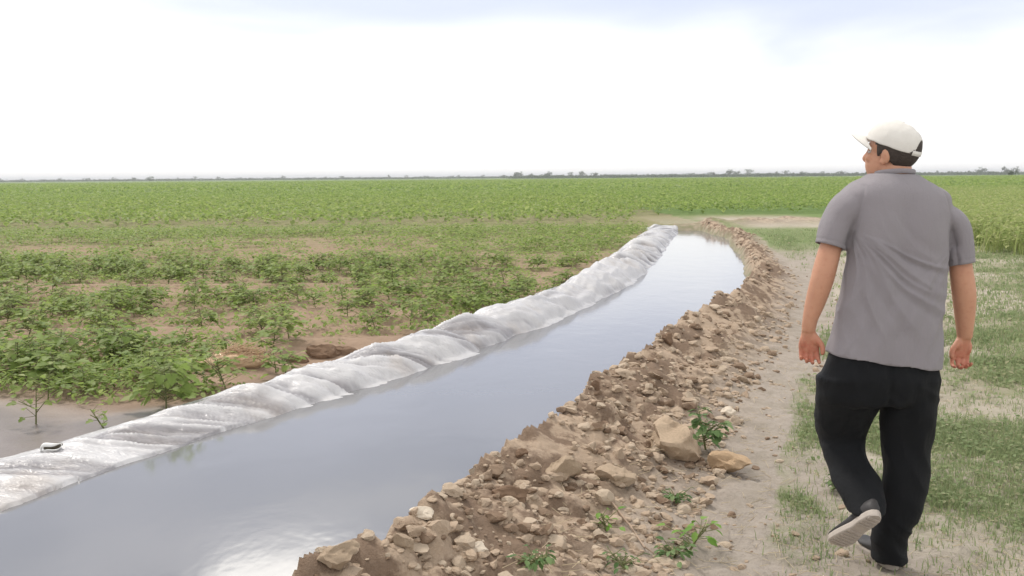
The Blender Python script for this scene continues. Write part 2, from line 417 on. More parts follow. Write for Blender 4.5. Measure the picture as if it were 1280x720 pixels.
# ------------------------------------------------------------------ where a line of sight meets the land
def GP(px, py):
    d = np.array(ray(px, py)); t = np.linspace(2.0, 90, 9000)
    if d[2] > -0.02: t = t * 4
    pts = np.array([0, 0, EYE]) + t[:, None] * d
    z = fields(pts[:, 0], pts[:, 1])['z']
    k = np.argmax(pts[:, 2] < z)
    return np.array([pts[k, 0], pts[k, 1], z[k]])

# ------------------------------------------------------------------ plastic sheet over the left bank
pm, nt, out = new_mat('clear_plastic_film'); b = NB(nt); p = b.pos()
cl = b.noise(p, 3.0, 5, 0.65, 0.6); fn = b.noise(p, 30, 4, 0.6, 0.8)
col = b.mix(cl, (0.36, 0.35, 0.368), (0.50, 0.49, 0.508))
col = b.mix(b.ramp(b.attr('lift'), 0.45, 1.0), col, (0.76, 0.755, 0.765))  # fold ridges tinted whiter: their highlights are put into the film colour
col = b.mix(b.mul(b.ramp(b.noise(p, 1.7, 5, 0.6), 0.5, 0.72), 0.5), col, (0.52, 0.45, 0.39))
mpp = b.n('Mapping'); mpp.inputs['Rotation'].default_value = (0, 0, 0.5); mpp.inputs['Scale'].default_value = (3, 10, 5); b.l(p, mpp.inputs[0])
wr = b.noise(mpp.outputs[0], 2.0, 5, 0.62, 0.9)
nrm = b.bump(b.mul(wr, b.mul(fn, 0.2), 'ADD'), 0.55, 0.03)
pr = b.bsdf(col, 0.24, 0.6, nrm)
tl = b.n('BsdfTranslucent'); b.l(col, tl.inputs['Color'])
m1 = b.n('MixShader'); m1.inputs[0].default_value = 0.25; b.l(pr, m1.inputs[1]); b.l(tl.outputs[0], m1.inputs[2])
tr = b.n('BsdfTransparent'); tr.inputs['Color'].default_value = (0.94, 0.93, 0.94, 1)
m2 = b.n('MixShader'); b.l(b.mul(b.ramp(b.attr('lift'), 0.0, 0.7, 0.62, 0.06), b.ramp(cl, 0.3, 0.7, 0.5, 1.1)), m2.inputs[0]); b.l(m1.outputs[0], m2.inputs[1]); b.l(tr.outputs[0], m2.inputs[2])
b.l(m2.outputs[0], out.inputs['Surface'])

yy = [1.2]; 
while yy[-1] < YEND + 0.5: yy.append(yy[-1] + 0.008 + 0.0018 * yy[-1])
yy = np.array(yy); NT = 64
t = np.linspace(0, 1, NT)
Y0, T0 = np.meshgrid(yy, t, indexing='ij')
wf = 0.30 + 0.012 * np.clip(Y0, 0, 20)
off = 0.11 + 0.06 * noise2(Y0 * 2.1, 0 * Y0, 215) * (1 - T0) + 0.03 * noise2(Y0 * 6, 0 * Y0, 216) * (1 - T0) - T0 * (wf + 0.30 + 0.17)
dxl = np.gradient(XWL(yy), yy); dxl = np.convolve(np.pad(dxl, 12, 'edge'), np.ones(25) / 25, 'valid')
tx = dxl / np.hypot(dxl, 1); ty = 1 / np.hypot(dxl, 1)
S = np.concatenate([[0], np.cumsum(np.hypot(np.diff(XWL(yy)), np.diff(yy)))])[:, None] + 0 * T0
X = XWL(Y0) + off * ty[:, None]; Yp = Y0 - off * tx[:, None]
# the bank is lumpy under the film
land = fields(X.ravel(), Yp.ravel())['z'].reshape(X.shape)
Sk = S - 0.95 * off + 0.16 * noise2(S * 0.9, off * 2, 201)
fs = sstep(7, 17, Y0)
fold = np.abs(noise2(Sk * (2.5 - 1.1 * fs), off * 0.55 + 3, 203))
bul = np.clip(1 - fold * 2.3, 0, 1) ** 1.3
fold2 = np.clip(1 - 2.4 * np.abs(noise2(Sk * (5.2 - 2.2 * fs) - 0.6 * off, off * 0.9, 205)), 0, 1) ** 1.4
fine = np.clip(1 - 2.6 * np.abs(noise2(Sk * (13 - 5 * fs), off * 1.8, 207)), 0, 1) * 0.8 + 0.5 * np.clip(1 - 2.6 * np.abs(noise2(S * 11 - off * 3, off * 7, 208)), 0, 1) + 0.2 * noise2(Sk * 30, off * 5, 209)
env = np.sin(np.pi * np.clip(T0 * 0.95 + 0.03, 0, 1)) ** np.where(T0 < 0.5, 1.3, 0.8)
Z = np.maximum(land, -0.10) + 0.014 + env * (0.3 + 0.7 * sstep(29, 22, Y0)) * (0.42 + 0.58 * sstep(5, 9.5, Y0)) * ((0.060 + 0.05 * fs) * bul + (0.034 + 0.02 * fs) * fold2 + 0.022 * fine) + 0.02 * noise2(S * 3.0, off * 2, 210) * env
Z = Z - 0.05 * sstep(0.12, 0.0, T0) - 0.012 * sstep(0.9, 1.0, T0)
X = X + 0.008 * env * fine * tx[:, None]
sv = np.stack([X, Yp, Z], -1).reshape(-1, 3); ii = np.arange(len(sv)).reshape(len(yy), NT)
sq = np.stack([ii[:-1, :-1], ii[1:, :-1], ii[1:, 1:], ii[:-1, 1:]], -1).reshape(-1, 4)
sme = mesh_np('plastic_sheet', sv, quads=sq)
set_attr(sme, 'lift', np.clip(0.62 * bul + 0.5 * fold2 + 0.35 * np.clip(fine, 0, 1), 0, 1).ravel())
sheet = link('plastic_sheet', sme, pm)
tag(sheet, 'long wrinkled translucent plastic sheet draped over the low earth bank between ditch and crop', 'plastic sheet')
# a torn lip in the film with a dark hollow
lc = GP(66, 571)
bm_ = bmesh.new(); N = 26; rings = []
for k in range(N):
    a_ = 2 * math.pi * k / N
    ax, az = 0.060 * math.cos(a_), 0.020 * math.sin(a_) * (1.2 if math.sin(a_) > 0 else 0.6)
    az += 0.030 * (ax / 0.085) * 0.5 + 0.006 * math.sin(3 * a_ + 1)
    ring = []
    for j in range(8):
        q = 2 * math.pi * j / 8; rr = 0.004 + 0.009 * max(0, math.sin(a_ - 0.5))
        ring.append(bm_.verts.new((lc[0] + ax * (1 + rr * 9 * math.cos(q) * 0.9), lc[1] - 0.02 + 0.03 * math.cos(a_ * 2) * 0.3 + rr * math.sin(q), lc[2] + 0.055 + az + rr * math.cos(q) * math.sin(a_))))
    rings.append(ring)
for k in range(N):
    for j in range(8): bm_.faces.new((rings[k][j], rings[(k + 1) % N][j], rings[(k + 1) % N][(j + 1) % 8], rings[k][(j + 1) % 8]))
me = bpy.data.meshes.new('torn_lip'); bm_.to_mesh(me); bm_.free()
for pl in me.polygons: pl.use_smooth = True
lip = link('torn_lip', me, plain_mat('white_film', (0.78, 0.78, 0.76), 0.4, 0.5, 0.08), sheet); lip['label'] = 'white raised lip of film round a dark gap'
bm_ = bmesh.new(); bmesh.ops.create_uvsphere(bm_, u_segments=20, v_segments=10, radius=1)
for v in bm_.verts:
    x_, y_, z_ = v.co; v.co = (lc[0] + 0.057 * x_, lc[1] + 0.012 + 0.02 * y_, lc[2] + 0.057 + 0.018 * z_ + 0.010 * x_)
me = bpy.data.meshes.new('hollow'); bm_.to_mesh(me); bm_.free()
link('hollow', me, plain_mat('wet_dark_soil', (0.10, 0.085, 0.062), 0.7, 0.3, 0.4, 40), sheet)

# ------------------------------------------------------------------ clods of dug earth
cm, nt, out = new_mat('dry_clod'); b = NB(nt); p = b.pos(); rnd = b.n('ObjectInfo').outputs['Random']; isl = b.island()
f1 = b.noise(p, 60, 5, 0.6); f2 = b.noise(p, 9, 4)
r = b.mul(b.mul(rnd, isl, 'ADD'), 1, 'FRACT')
dry = b.mix(f1, (0.325, 0.24, 0.17), (0.51, 0.405, 0.305))
dry = b.mix(b.mul(b.ramp(r, 0.55, 0.95), 0.55), dry, (0.50, 0.42, 0.325))
wet = b.mix(f1, (0.15, 0.10, 0.068), (0.25, 0.175, 0.12))
c = b.mix(b.mul(b.ramp(r, 0.27, 0.12), b.ramp(f2, 0.3, 0.6, 0.5, 1)), dry, wet)
b.l(b.bsdf(c, 0.95, 0.12, b.bump(b.mul(f1, b.noise(p, 220, 2), 'ADD'), 0.7, 0.008)), out.inputs['Surface'])
pale_m = plain_mat('pale_stone', (0.60, 0.52, 0.42), 0.85, 0.25, 0.18, 12, 0.4, 120, 0.004)
brown_m = plain_mat('moist_clod', (0.20, 0.13, 0.085), 0.9, 0.2, 0.35, 25, 0.6, 120, 0.006)
tan_m = plain_mat('tan_clod', (0.50, 0.385, 0.275), 0.93, 0.15, 0.25, 14, 0.8, 38, 0.012)
orange_m = plain_mat('warm_clod', (0.52, 0.37, 0.235), 0.93, 0.15, 0.22, 14, 0.8, 38, 0.012)

def clod_mesh(name, seed, sub=4, cuts=16, rough=0.09):
    bm = bmesh.new(); bmesh.ops.create_icosphere(bm, subdivisions=sub, radius=1)
    v = np.array([q.co[:] for q in bm.verts]); rg = np.random.default_rng(seed)
    for _ in range(cuts):
        n = rg.normal(size=3); n /= np.linalg.norm(n); d = rg.uniform(0.40, 0.80)
        h = v @ n; over = np.clip(h - d, 0, None); v = v - over[:, None] * n
    nrm = v / np.linalg.norm(v, axis=1)[:, None]
    v = v + nrm * (rough * fbm3(v * 1.6 + seed * 3.1, 4, seed) + 0.05 * fbm3(v * 6 + seed, 3, seed + 3, 0.6))[:, None]
    sc = rg.uniform(0.75, 1.0, 3); v *= sc * 1.15
    for q, co in zip(bm.verts, v): q.co = co
    me = bpy.data.meshes.new(name); bm.to_mesh(me); bm.free()
    for pl in me.polygons: pl.use_smooth = True
    me.set_sharp_from_angle(angle=0.5)
    return me

protos = [clod_mesh('soil_clod', 300 + k) for k in range(10)]
for me in protos: me.materials.append(cm)
# sample the dug bank
cand = []
xs = RNG.uniform(-1.6, 8.5, 90000); ysr = 2.7 * (29.5 / 2.7) ** RNG.uniform(0, 1, 90000)
g = fields(xs, ysr)
size = 0.013 * RNG.pareto(2.3, 90000) + 0.008
size = np.minimum(size, 0.058 * RNG.uniform(.6, 1, 90000))
onbank = (g['bank'] > 0.12) & (g['dr'] > -0.10) & (g['df'] < 0.1) & (g['dl'] > 0.4)
foot = (g['df'] > -0.35) & (g['df'] < 0.9) & (RNG.uniform(0, 1, 90000) < 0.16 * np.exp(-np.maximum(g['df'], 0) * 3.5)) & (size < 0.035)
spars = fbm2(xs * 1.4, ysr * 1.4, 2, 77) > -0.38
ok = (onbank | foot) & spars & (size * 1244 / ysr > 1.6) & ((size > 0.020) | (RNG.uniform(0, 1, 90000) < 0.6))
sel = np.nonzero(ok)[0]
vis = np.abs(xs[sel]) < 0.56 * ysr[sel] + 0.25
sel = sel[vis]
order = sel[np.argsort(-(size[sel] / ysr[sel]))]
GRP = 'dry earth clods on the ditch bank'
def place_clod(o, x, y, z, s, sink=0.55):
    o.location = (x, y, z + s * (0.55 - sink))
    o.scale = (s * random.uniform(0.7, 1.5), s * random.uniform(0.7, 1.3), s * random.uniform(0.55, 1.0))
    o.rotation_euler = (random.uniform(-0.5, 0.5), random.uniform(-0.5, 0.5), random.uniform(0, 6.28))
taken = []
n_ind = 0; used = set()
for k in order:
    if n_ind >= 272: break
    s = size[k]
    if any((xs[k] - a_) ** 2 + (ysr[k] - b_) ** 2 < (0.8 * (s + c_)) ** 2 for a_, b_, c_ in taken): continue
    taken.append((xs[k], ysr[k], s)); used.add(k)
    o = link('soil_clod', protos[n_ind % 10]); place_clod(o, xs[k], ysr[k], g['z'][k], s)
    tag(o, 'rough tan dry earth clod lying among many others on the ditch bank', 'clod', GRP); n_ind += 1
# the rest of the crumbs: one mass
rest = [k for k in order if k not in used]
rest = rest[:14000]
lo = []
for k in range(6):
    bm = bmesh.new(); bmesh.ops.create_icosphere(bm, subdivisions=2 if k < 3 else 1, radius=1)
    v = np.array([q.co[:] for q in bm.verts]); rg = np.random.default_rng(500 + k)
    for _ in range(6):
        n = rg.normal(size=3); n /= np.linalg.norm(n); h = v @ n; v = v - np.clip(h - rg.uniform(0.4, 0.8), 0, None)[:, None] * n
    v = v * (1 + 0.22 * fbm3(v * 2.1 + k, 3, k))[:, None]
    fcs = np.array([[q.index for q in f_.verts] for f_ in bm.faces]); bm.free(); lo.append((v, fcs))
VV, FF, base = [], [], 0
for j, k in enumerate(rest):
    v, fcs = lo[(j % 3) if size[k] / ysr[k] > 0.004 else 3 + j % 3]
    a_ = random.uniform(0, 6.28); ca, sa = math.cos(a_), math.sin(a_); s = size[k]
    vv = v * np.array([random.uniform(.7, 1.5), random.uniform(.7, 1.3), random.uniform(.5, .95)]) * s
    vv = np.stack([vv[:, 0] * ca - vv[:, 1] * sa, vv[:, 0] * sa + vv[:, 1] * ca, vv[:, 2]], 1) + np.array([xs[k], ysr[k], g['z'][k] + s * 0.10])
    VV.append(vv); FF.append(fcs + base); base += len(vv)
tag(link('rubble', mesh_np('rubble', np.concatenate(VV), tris=np.concatenate(FF), smooth=False), cm), 'loose crumbs of dry tan earth strewn over the ditch bank', 'earth crumbs', kind='stuff')
# clods one would point at
special = [  # px, py, radius px, material, seed, label, squash
    (846, 566, 36, tan_m, 901, 'largest angular tan clod on the bank beside the leafy green weed', 0.8),
    (910, 592, 28, orange_m, 902, 'smooth warm tan clod lying at the bank foot below the leafy weed', 0.62),
    (597, 687, 15, pale_m, 903, 'small pale cream stone lying flat on dark moist soil', 0.42),
    (527, 648, 15, pale_m, 904, 'pale cream stone near the crest of the bank above the water', 0.5),
    (474, 672, 24, tan_m, 905, 'angular tan clod overhanging the water at the near end of the bank', 0.9),
    (506, 686, 17, tan_m, 906, 'round tan clod tucked beside the angular clod at the water edge', 0.75),
    (565, 604, 15, brown_m, 907, 'dark brown rounded clod standing on the crest against the water', 0.85),
    (545, 614, 12, pale_m, 908, 'pale lump leaning against the dark brown rounded clod', 0.7),
    (513, 636, 12, brown_m, 909, 'small dark brown clod behind the pale cream crest stone', 0.75),
    (640, 628, 24, brown_m, 910, 'dark brown slab of moist soil half buried in the bank', 0.42),
    (700, 600, 26, tan_m, 911, 'broad pinkish tan clod on the flank between brown slab and largest clod', 0.7),
    (770, 605, 26, tan_m, 912, 'broad tan clod on the flank just left of the largest clod', 0.6),
    (420, 708, 26, tan_m, 913, 'wide low tan clod where bank meets water at the bottom of the photo', 0.6),
    (650, 572, 11, brown_m, 914, 'dark wet clod at the water edge just beyond the brown slab', 0.7),
    (745, 488, 9, brown_m, 915, 'dark wet clod poking above the crest at mid ditch', 0.9),
    (836, 430, 8, brown_m, 916, 'small dark clod standing on the crest where the ditch narrows', 1.0),
    (910, 520, 9, pale_m, 917, 'small pale rounded stone in the brown soil above the leafy weed', 0.85),
]
for px, py, rp, m_, sd_, lab, sq_ in special:
    q = GP(px, py); me = clod_mesh('soil_clod', sd_, 4, 11, 0.2); me.materials.append(m_)
    o = link('pale_stone' if m_ is pale_m else 'soil_clod', me); s = rp / 1244 * q[1] * 1.15
    o.location = (q[0], q[1] + s * 0.3, q[2] + s * sq_ * 0.4); o.scale = (s, s * 0.9, s * sq_)
    o.rotation_euler = (random.uniform(-.15, .15), random.uniform(-.15, .15), random.uniform(-0.4, 0.4))
    tag(o, lab, 'stone' if m_ is pale_m else 'clod')

# ------------------------------------------------------------------ leaves
def leaf_template(kind):
    """verts (u along, v across, w up) and triangles of one leaf of length 1"""
    if kind == 'lobed':
        L = [(0.0, 0.03), (0.10, 0.34), (0.36, 0.50), (0.46, 0.28), (0.72, 0.30), (1.0, 0.0)]
    elif kind == 'oval':
        L = [(0.0, 0.0), (0.25, 0.24), (0.6, 0.27), (1.0, 0.0)]
    else:
        L = [(0.0, 0.0), (0.45, 0.32), (1.0, 0.0)]
    mid = [(0.0, 0), (0.4, 0), (1.0, 0)] if kind != 'quad' else [(0.0, 0), (1.0, 0)]
    V = []; T = []
    n = len(L)
    def w(u, v): return 0.16 * abs(v) * 1.2 - 0.22 * u * u + 0.10 * u
    for sgn in (1, -1):
        st = len(V)
        for u, v in L: V.append((u, sgn * v, w(u, v)))
        mi = len(V); V.append((0.42, 0, w(0.42, 0) - 0.02))
        for k in range(n - 1): T.append((mi, st + k, st + k + 1) if sgn > 0 else (mi, st + k + 1, st + k))
    V = np.array(V, float); T = np.array(T)
    if kind == 'quad':
        V = np.array([(0, 0, 0), (0.5, 0.36, 0.06), (1, 0, -0.12), (0.5, -0.36, 0.06)], float); T = np.array([(0, 2, 1), (0, 3, 2)])
    return V, T
LT = {k: leaf_template(k) for k in ('lobed', 'oval', 'quad')}
def merge_halves(V, T):
    # weld the two halves so that a leaf is one island
    key = np.round(V, 5); uq, inv = np.unique(key, axis=0, return_inverse=True); return uq, inv.reshape(-1)[T]
LT = {k: merge_halves(*v) for k, v in LT.items()}

def leaf_batch(kind, pos, dirs, ups, sizes):
    V, T = LT[kind]
    d = dirs / np.linalg.norm(dirs, axis=1)[:, None]
    s = np.cross(ups, d); s /= np.linalg.norm(s, axis=1)[:, None] + 1e-9
    u = np.cross(d, s)
    R = np.stack([d, s, u], 1)                      # n,3(axis),3
    P_ = np.einsum('kv,nvc->nkc', V, R) * sizes[:, None, None] + pos[:, None, :]
    F_ = T[None] + (np.arange(len(pos)) * len(V))[:, None, None]
    return P_.reshape(-1, 3), F_.reshape(-1, 3)

def stick(p0, p1, r0, r1, n=5):
    p0, p1 = np.array(p0, float), np.array(p1, float); d = p1 - p0; d /= np.linalg.norm(d) + 1e-9
    a_ = np.cross(d, [0.3, 0.9, 0.2]); a_ /= np.linalg.norm(a_); c_ = np.cross(d, a_)
    th = np.arange(n) / n * 2 * math.pi
    ring = np.cos(th)[:, None] * a_ + np.sin(th)[:, None] * c_
    V = np.concatenate([p0 + ring * r0, p1 + ring * r1]); T = []
    for k in range(n):
        q = (k + 1) % n; T += [(k, q, n + q), (k, n + q, n + k)]
    return V, np.array(T)

class Bag:
    def __init__(s): s.V = []; s.T = []; s.n = 0
    def add(s, V, T): s.V.append(V); s.T.append(np.asarray(T) + s.n); s.n += len(V)
    def mesh(s, name): return mesh_np(name, np.concatenate(s.V), tris=np.concatenate(s.T))
    def arrays(s): return np.concatenate(s.V), np.concatenate(s.T)

def cotton(seed, h, nleaf, lsize, kind, stems=True):
    rg = np.random.default_rng(seed); fol, stm = Bag(), Bag()
    lean = rg.normal(0, 0.06, 2); top = np.array([lean[0], lean[1], h])
    axes = [(np.zeros(3), top)]
    for _ in range(rg.integers(3, 6)):
        z0 = h * rg.uniform(0.15, 0.6); a_ = rg.uniform(0, 6.28); L = h * rg.uniform(0.35, 0.7)
        p0 = top * (z0 / h); axes.append((p0, p0 + np.array([math.cos(a_) * L * 0.75, math.sin(a_) * L * 0.75, L * rg.uniform(0.4, 0.75)])))
    for k, (p0, p1) in enumerate(axes): stm.add(*stick(p0, p1, 0.006 if k == 0 else 0.004, 0.0025))
    pos, dirs, ups, sz = [], [], [], []
    for j in range(nleaf):
        k = 0 if rg.uniform() < 0.4 else rg.integers(0, len(axes)); p0, p1 = axes[k]
        f = rg.uniform(0.10, 1.0) ** 0.9; q = p0 + (p1 - p0) * f
        a_ = rg.uniform(0, 6.28); pet = lsize * rg.uniform(0.5, 1.6) * (1.5 - 0.9 * f)
        o_ = np.array([math.cos(a_) * pet, math.sin(a_) * pet, pet * rg.uniform(0.1, 0.8)]); e_ = q + o_
        if stems: stm.add(*stick(q, e_, 0.0022, 0.0016, 3))
        pos.append(e_); dirs.append([math.cos(a_ + rg.normal(0, .4)), math.sin(a_ + rg.normal(0, .4)), rg.uniform(-0.65, 0.2)])
        ups.append([rg.normal(0, .25), rg.normal(0, .25), 1.0]); sz.append(lsize * rg.uniform(0.6, 1.25) * (1.05 - 0.35 * f))
    fol.add(*leaf_batch(kind, np.array(pos), np.array(dirs), np.array(ups), np.array(sz)))
    return fol, stm

crop_m = leaf_mat('crop_leaf', (0.22, 0.31, 0.08), (0.31, 0.405, 0.115), (0.42, 0.48, 0.19), 0.55, 0.5)
stem_m = plain_mat('green_stem', (0.16, 0.17, 0.07), 0.7)
weed_m = leaf_mat('weed_leaf', (0.085, 0.16, 0.05), (0.15, 0.235, 0.085), (0.24, 0.32, 0.14))
bright_m = leaf_mat('fresh_leaf', (0.13, 0.26, 0.04), (0.19, 0.33, 0.06), (0.26, 0.40, 0.10))

def plant_proto(name, seed, h, nl, ls, kind='lobed', lm=None):
    fol, stm = cotton(seed, h, nl, ls, kind); e_ = empty(name, (0, 0, 0))
    link('foliage', fol.mesh('foliage'), lm or crop_m, e_); link('stem', stm.mesh('stem'), stem_m, e_)
    return e_
# where the crop stands: rows across the view, thinned by the bare patches
def crop_spots(y0, y1, row, step, jit):
    out_ = []
    for yr in np.arange(y0, y1, row):
        n = int((0.64 * yr + 3) * 2 / step); x = np.linspace(-(0.64 * yr + 3), 0.64 * yr + 3, n) + RNG.normal(0, jit, n)
        out_.append(np.stack([x, yr + RNG.normal(0, jit, n)], 1))
    q = np.concatenate(out_); gg = fields(q[:, 0], q[:, 1])
    leftok = (gg['dl'] < -0.66 - 0.008 * np.clip(q[:, 1], 0, 25)) & (q[:, 1] < YEND + 1)
    farok = (q[:, 1] > YEND + 4 + RNG.normal(0, 1.0, len(q))) & (gg['soilband'] < 0.3) & (gg['ridge'] < 0.05)
    rightok = (gg['df'] > 3.0)
    ok_ = (leftok | (farok & ((q[:, 0] < 4) | (q[:, 1] > 38 + 0.15 * q[:, 0])))) 
    ok_ &= (RNG.uniform(0, 1, len(q)) > np.clip(bare(q[:, 0], q[:, 1]) * 1.25 - 0.02, 0, 1)) & (gg['mud'] < 0.75)
    return q[ok_], gg['z'][ok_]
sp1, z1 = crop_spots(6.2, 30.5, 0.58, 0.235, 0.10)
inview = (np.abs(sp1[:, 0]) < 0.53 * sp1[:, 1] + 0.3)
# the plants standing alone by the sheet are placed by hand
own = [(208, 512, 0.34, 74, 0.11), (45, 530, 0.26, 12, 0.075), (130, 536, 0.14, 9, 0.06), (60, 500, 0.22, 9, 0.075), (345, 466, 0.22, 16, 0.07), (20, 472, 0.34, 42, 0.10)]
order = np.argsort(np.where(inview, sp1[:, 1], 1e9))
far_dist = []
protos_c = [plant_proto('cotton_plant', 40 + k, 0.30 + 0.035 * (k % 4), 44 + 3 * k, 0.088 + 0.004 * (k % 3)) for k in range(8)]
ownlab = ['bushy green cotton plant standing alone at the mud edge against the plastic sheet',
          'thin straggly cotton plant rising from the wet grey mud', 'tiny sparse seedling in wet mud close to the plastic sheet',
          'small pale seedling behind the straggly plant at the mud edge', 'low green plant beside the heap of dry straw',
          'dense dark leaved cotton plant with a large round leaf at its foot']
for j, (px, py, h, nl, ls) in enumerate(own):
    q = GP(px, py); e_ = plant_proto('cotton_plant', 700 + j, h, nl, ls); e_.location = q
    tag(e_, ownlab[j], 'cotton plant', 'cotton plants at the edge of the field')
used = []
cnt = 0
for k in order[:286]:
    e_ = protos_c[cnt % 8] if cnt < 8 else dup(protos_c[cnt % 8])
    s = random.uniform(0.62, 1.02) * (1.08 if sp1[k, 0] < -3.2 and 7.6 < sp1[k, 1] < 10.5 else 1)
    e_.location = (sp1[k, 0], sp1[k, 1], z1[k]); e_.rotation_euler = (0, 0, random.uniform(0, 6.28)); e_.scale = (s * 1.15, s * 1.15, s * random.uniform(.68, .9))
    tag(e_, 'leafy green cotton plant growing in the nearest rows of the field', 'cotton plant', 'cotton plants in the near rows'); used.append(k); cnt += 1
rest = np.setdiff1d(np.arange(len(sp1)), np.array(used))

def scatter(protos_, pts, z, smin, smax):
    VV, TT, n = [], [], 0
    pick = RNG.integers(0, len(protos_), len(pts)); ang = RNG.uniform(0, 6.28, len(pts)); sc = RNG.uniform(smin, smax, len(pts))
    for k, (V, T) in enumerate(protos_):
        m = pick == k; ca, sa, s = np.cos(ang[m]), np.sin(ang[m]), sc[m]
        x = (V[None, :, 0] * ca[:, None] - V[None, :, 1] * sa[:, None]) * s[:, None] + pts[m, 0][:, None]
        yv = (V[None, :, 0] * sa[:, None] + V[None, :, 1] * ca[:, None]) * s[:, None] + pts[m, 1][:, None]
        zv = V[None, :, 2] * s[:, None] + z[m][:, None]
        VV.append(np.stack([x, yv, zv], -1).reshape(-1, 3)); TT.append((T[None] + (np.arange(m.sum()) * len(V))[:, None, None]).reshape(-1, 3) + n); n += m.sum() * len(V)
    return np.concatenate(VV), np.concatenate(TT)
mid_p = [cotton(60 + k, 0.36, 30, 0.115, 'oval', False)[0].arrays() for k in range(6)]
a1 = scatter([(V * [1.15, 1.15, .8], T) for V, T in mid_p], sp1[rest], z1[rest], 0.6, 1.0)
N = 15000; ly_ = 6.2 * (30 / 6.2) ** RNG.uniform(0, 1, N); lx_ = RNG.uniform(-0.66, 0.3, N) * ly_ - 0.5; gg = fields(lx_, ly_)
k_ = (gg['dl'] < -0.62 - 0.008 * ly_) & (gg['mud'] < 0.5) & (RNG.uniform(0, 1, N) > 1.15 * bare(lx_, ly_) - 0.05) & (noise2(lx_ * 1.1, ly_ * 1.6, 611) > -0.22)
low_p = [cotton(70 + k, 0.10, 9, 0.075, 'oval', False)[0].arrays() for k in range(5)]
a0 = scatter(low_p, np.stack([lx_, ly_], 1)[k_], gg['z'][k_], 0.5, 1.15)
sp2, z2 = crop_spots(30.5, 95, 0.85, 0.42, 0.14)
far_p = [cotton(80 + k, 0.38, 13, 0.20, 'quad', False)[0].arrays() for k in range(6)]
a2 = scatter(far_p, sp2, z2, 0.8, 1.25)
sp3, z3 = crop_spots(95, 330, 2.6, 1.5, 0.6)
vf_p = [cotton(90 + k, 0.40, 9, 0.42, 'quad', False)[0].arrays() for k in range(4)]
a3 = scatter(vf_p, sp3, z3, 0.9, 1.4)
def cat(*arrs):
    V, T, n = [], [], 0
    for v, t_ in arrs: V.append(v); T.append(t_ + n); n += len(v)
    return np.concatenate(V), np.concatenate(T)
v, t_ = cat(a0, a1, a2, a3)
tag(link('crop_plants', mesh_np('crop_plants', v, tris=t_), crop_m), 'green crop rows spreading to the far edge of the field', 'crop', kind='stuff')

# ------------------------------------------------------------------ grass and weeds on the right, dry litter
def blades(pts, z, nb, hmin, hmax, wd, spread):
    n = len(pts) * nb
    bx = np.repeat(pts[:, 0], nb) + RNG.normal(0, spread, n); by = np.repeat(pts[:, 1], nb) + RNG.normal(0, spread, n); bz = np.repeat(z, nb)
    a_ = RNG.uniform(0, 6.28, n); h = RNG.uniform(hmin, hmax, n); ln = RNG.uniform(0.2, 0.9, n) * h
    px_, py_ = -np.sin(a_), np.cos(a_); w_ = wd * RNG.uniform(0.6, 1.4, n)
    base = np.stack([bx, by, bz - 0.004], 1); side = np.stack([px_, py_, 0 * a_], 1) * w_[:, None]
    midp = base + np.stack([np.cos(a_) * ln * 0.35, np.sin(a_) * ln * 0.35, h * 0.62], 1); tip = base + np.stack([np.cos(a_) * ln, np.sin(a_) * ln, h], 1)
    V = np.stack([base - side, base + side, midp + side * 0.8, midp - side * 0.8, tip], 1).reshape(-1, 3)
    T = (np.array([(0, 1, 2), (0, 2, 3), (3, 2, 4)])[None] + (np.arange(n) * 5)[:, None, None]).reshape(-1, 3)
    return V, T
grass_m = leaf_mat('grass_blade', (0.24, 0.31, 0.145), (0.32, 0.38, 0.19), (0.45, 0.43, 0.27), 0.5)
N = 90000
gy = 3.0 * (28 / 3.0) ** RNG.uniform(0, 1, N); gx = RNG.uniform(0.05, 0.66, N) * gy + RNG.uniform(0, .5, N)
gg = fields(gx, gy)
lush = lushness(gx, gy, gg['df'])
pr_ = np.clip(lush * 0.72 + 0.12, 0, 1) * (1 - 0.8 * gg['sand']) * (gg['df'] > 0.15) + 0.14 * (gg['df'] > 0.2)
pr_ = pr_ * (1 - 0.85 * gg['path'] * sstep(0.75, 0.25, lush))
keep = RNG.uniform(0, 1, N) < pr_
gp = np.stack([gx, gy], 1)[keep]; gz = gg['z'][keep]
wt = np.clip(gp[:, 1] / 8, 0.8, 2.5)
near_ = gp[:, 1] < 8
g1 = blades(gp[near_], gz[near_], 7, 0.012, 0.055, 0.0022, 0.04); g2 = blades(gp[~near_], gz[~near_], 5, 0.025, 0.075, 0.005, 0.08)
# small round leaves creeping among the grass
lp_ = gp[RNG.uniform(0, 1, len(gp)) < 1.6]; lz_ = fields(lp_[:, 0], lp_[:, 1])['z']; n = len(lp_); 
ld = np.stack([RNG.normal(0, 1, n), RNG.normal(0, 1, n), RNG.uniform(-.2, .6, n)], 1)
g3 = leaf_batch('quad', np.stack([lp_[:, 0], lp_[:, 1], lz_ + RNG.uniform(0.0, 0.05, n)], 1), ld, np.tile([0, 0, 1.0], (n, 1)) + RNG.normal(0, .3, (n, 3)), RNG.uniform(0.012, 0.035, n) * np.clip(lp_[:, 1] / 5, 0.8, 2.2))
v, t_ = cat(g1, g2, g3)
tag(link('grass', mesh_np('grass', v, tris=t_), grass_m), 'short patchy green grass growing beside the dirt path', 'grass', kind='stuff')
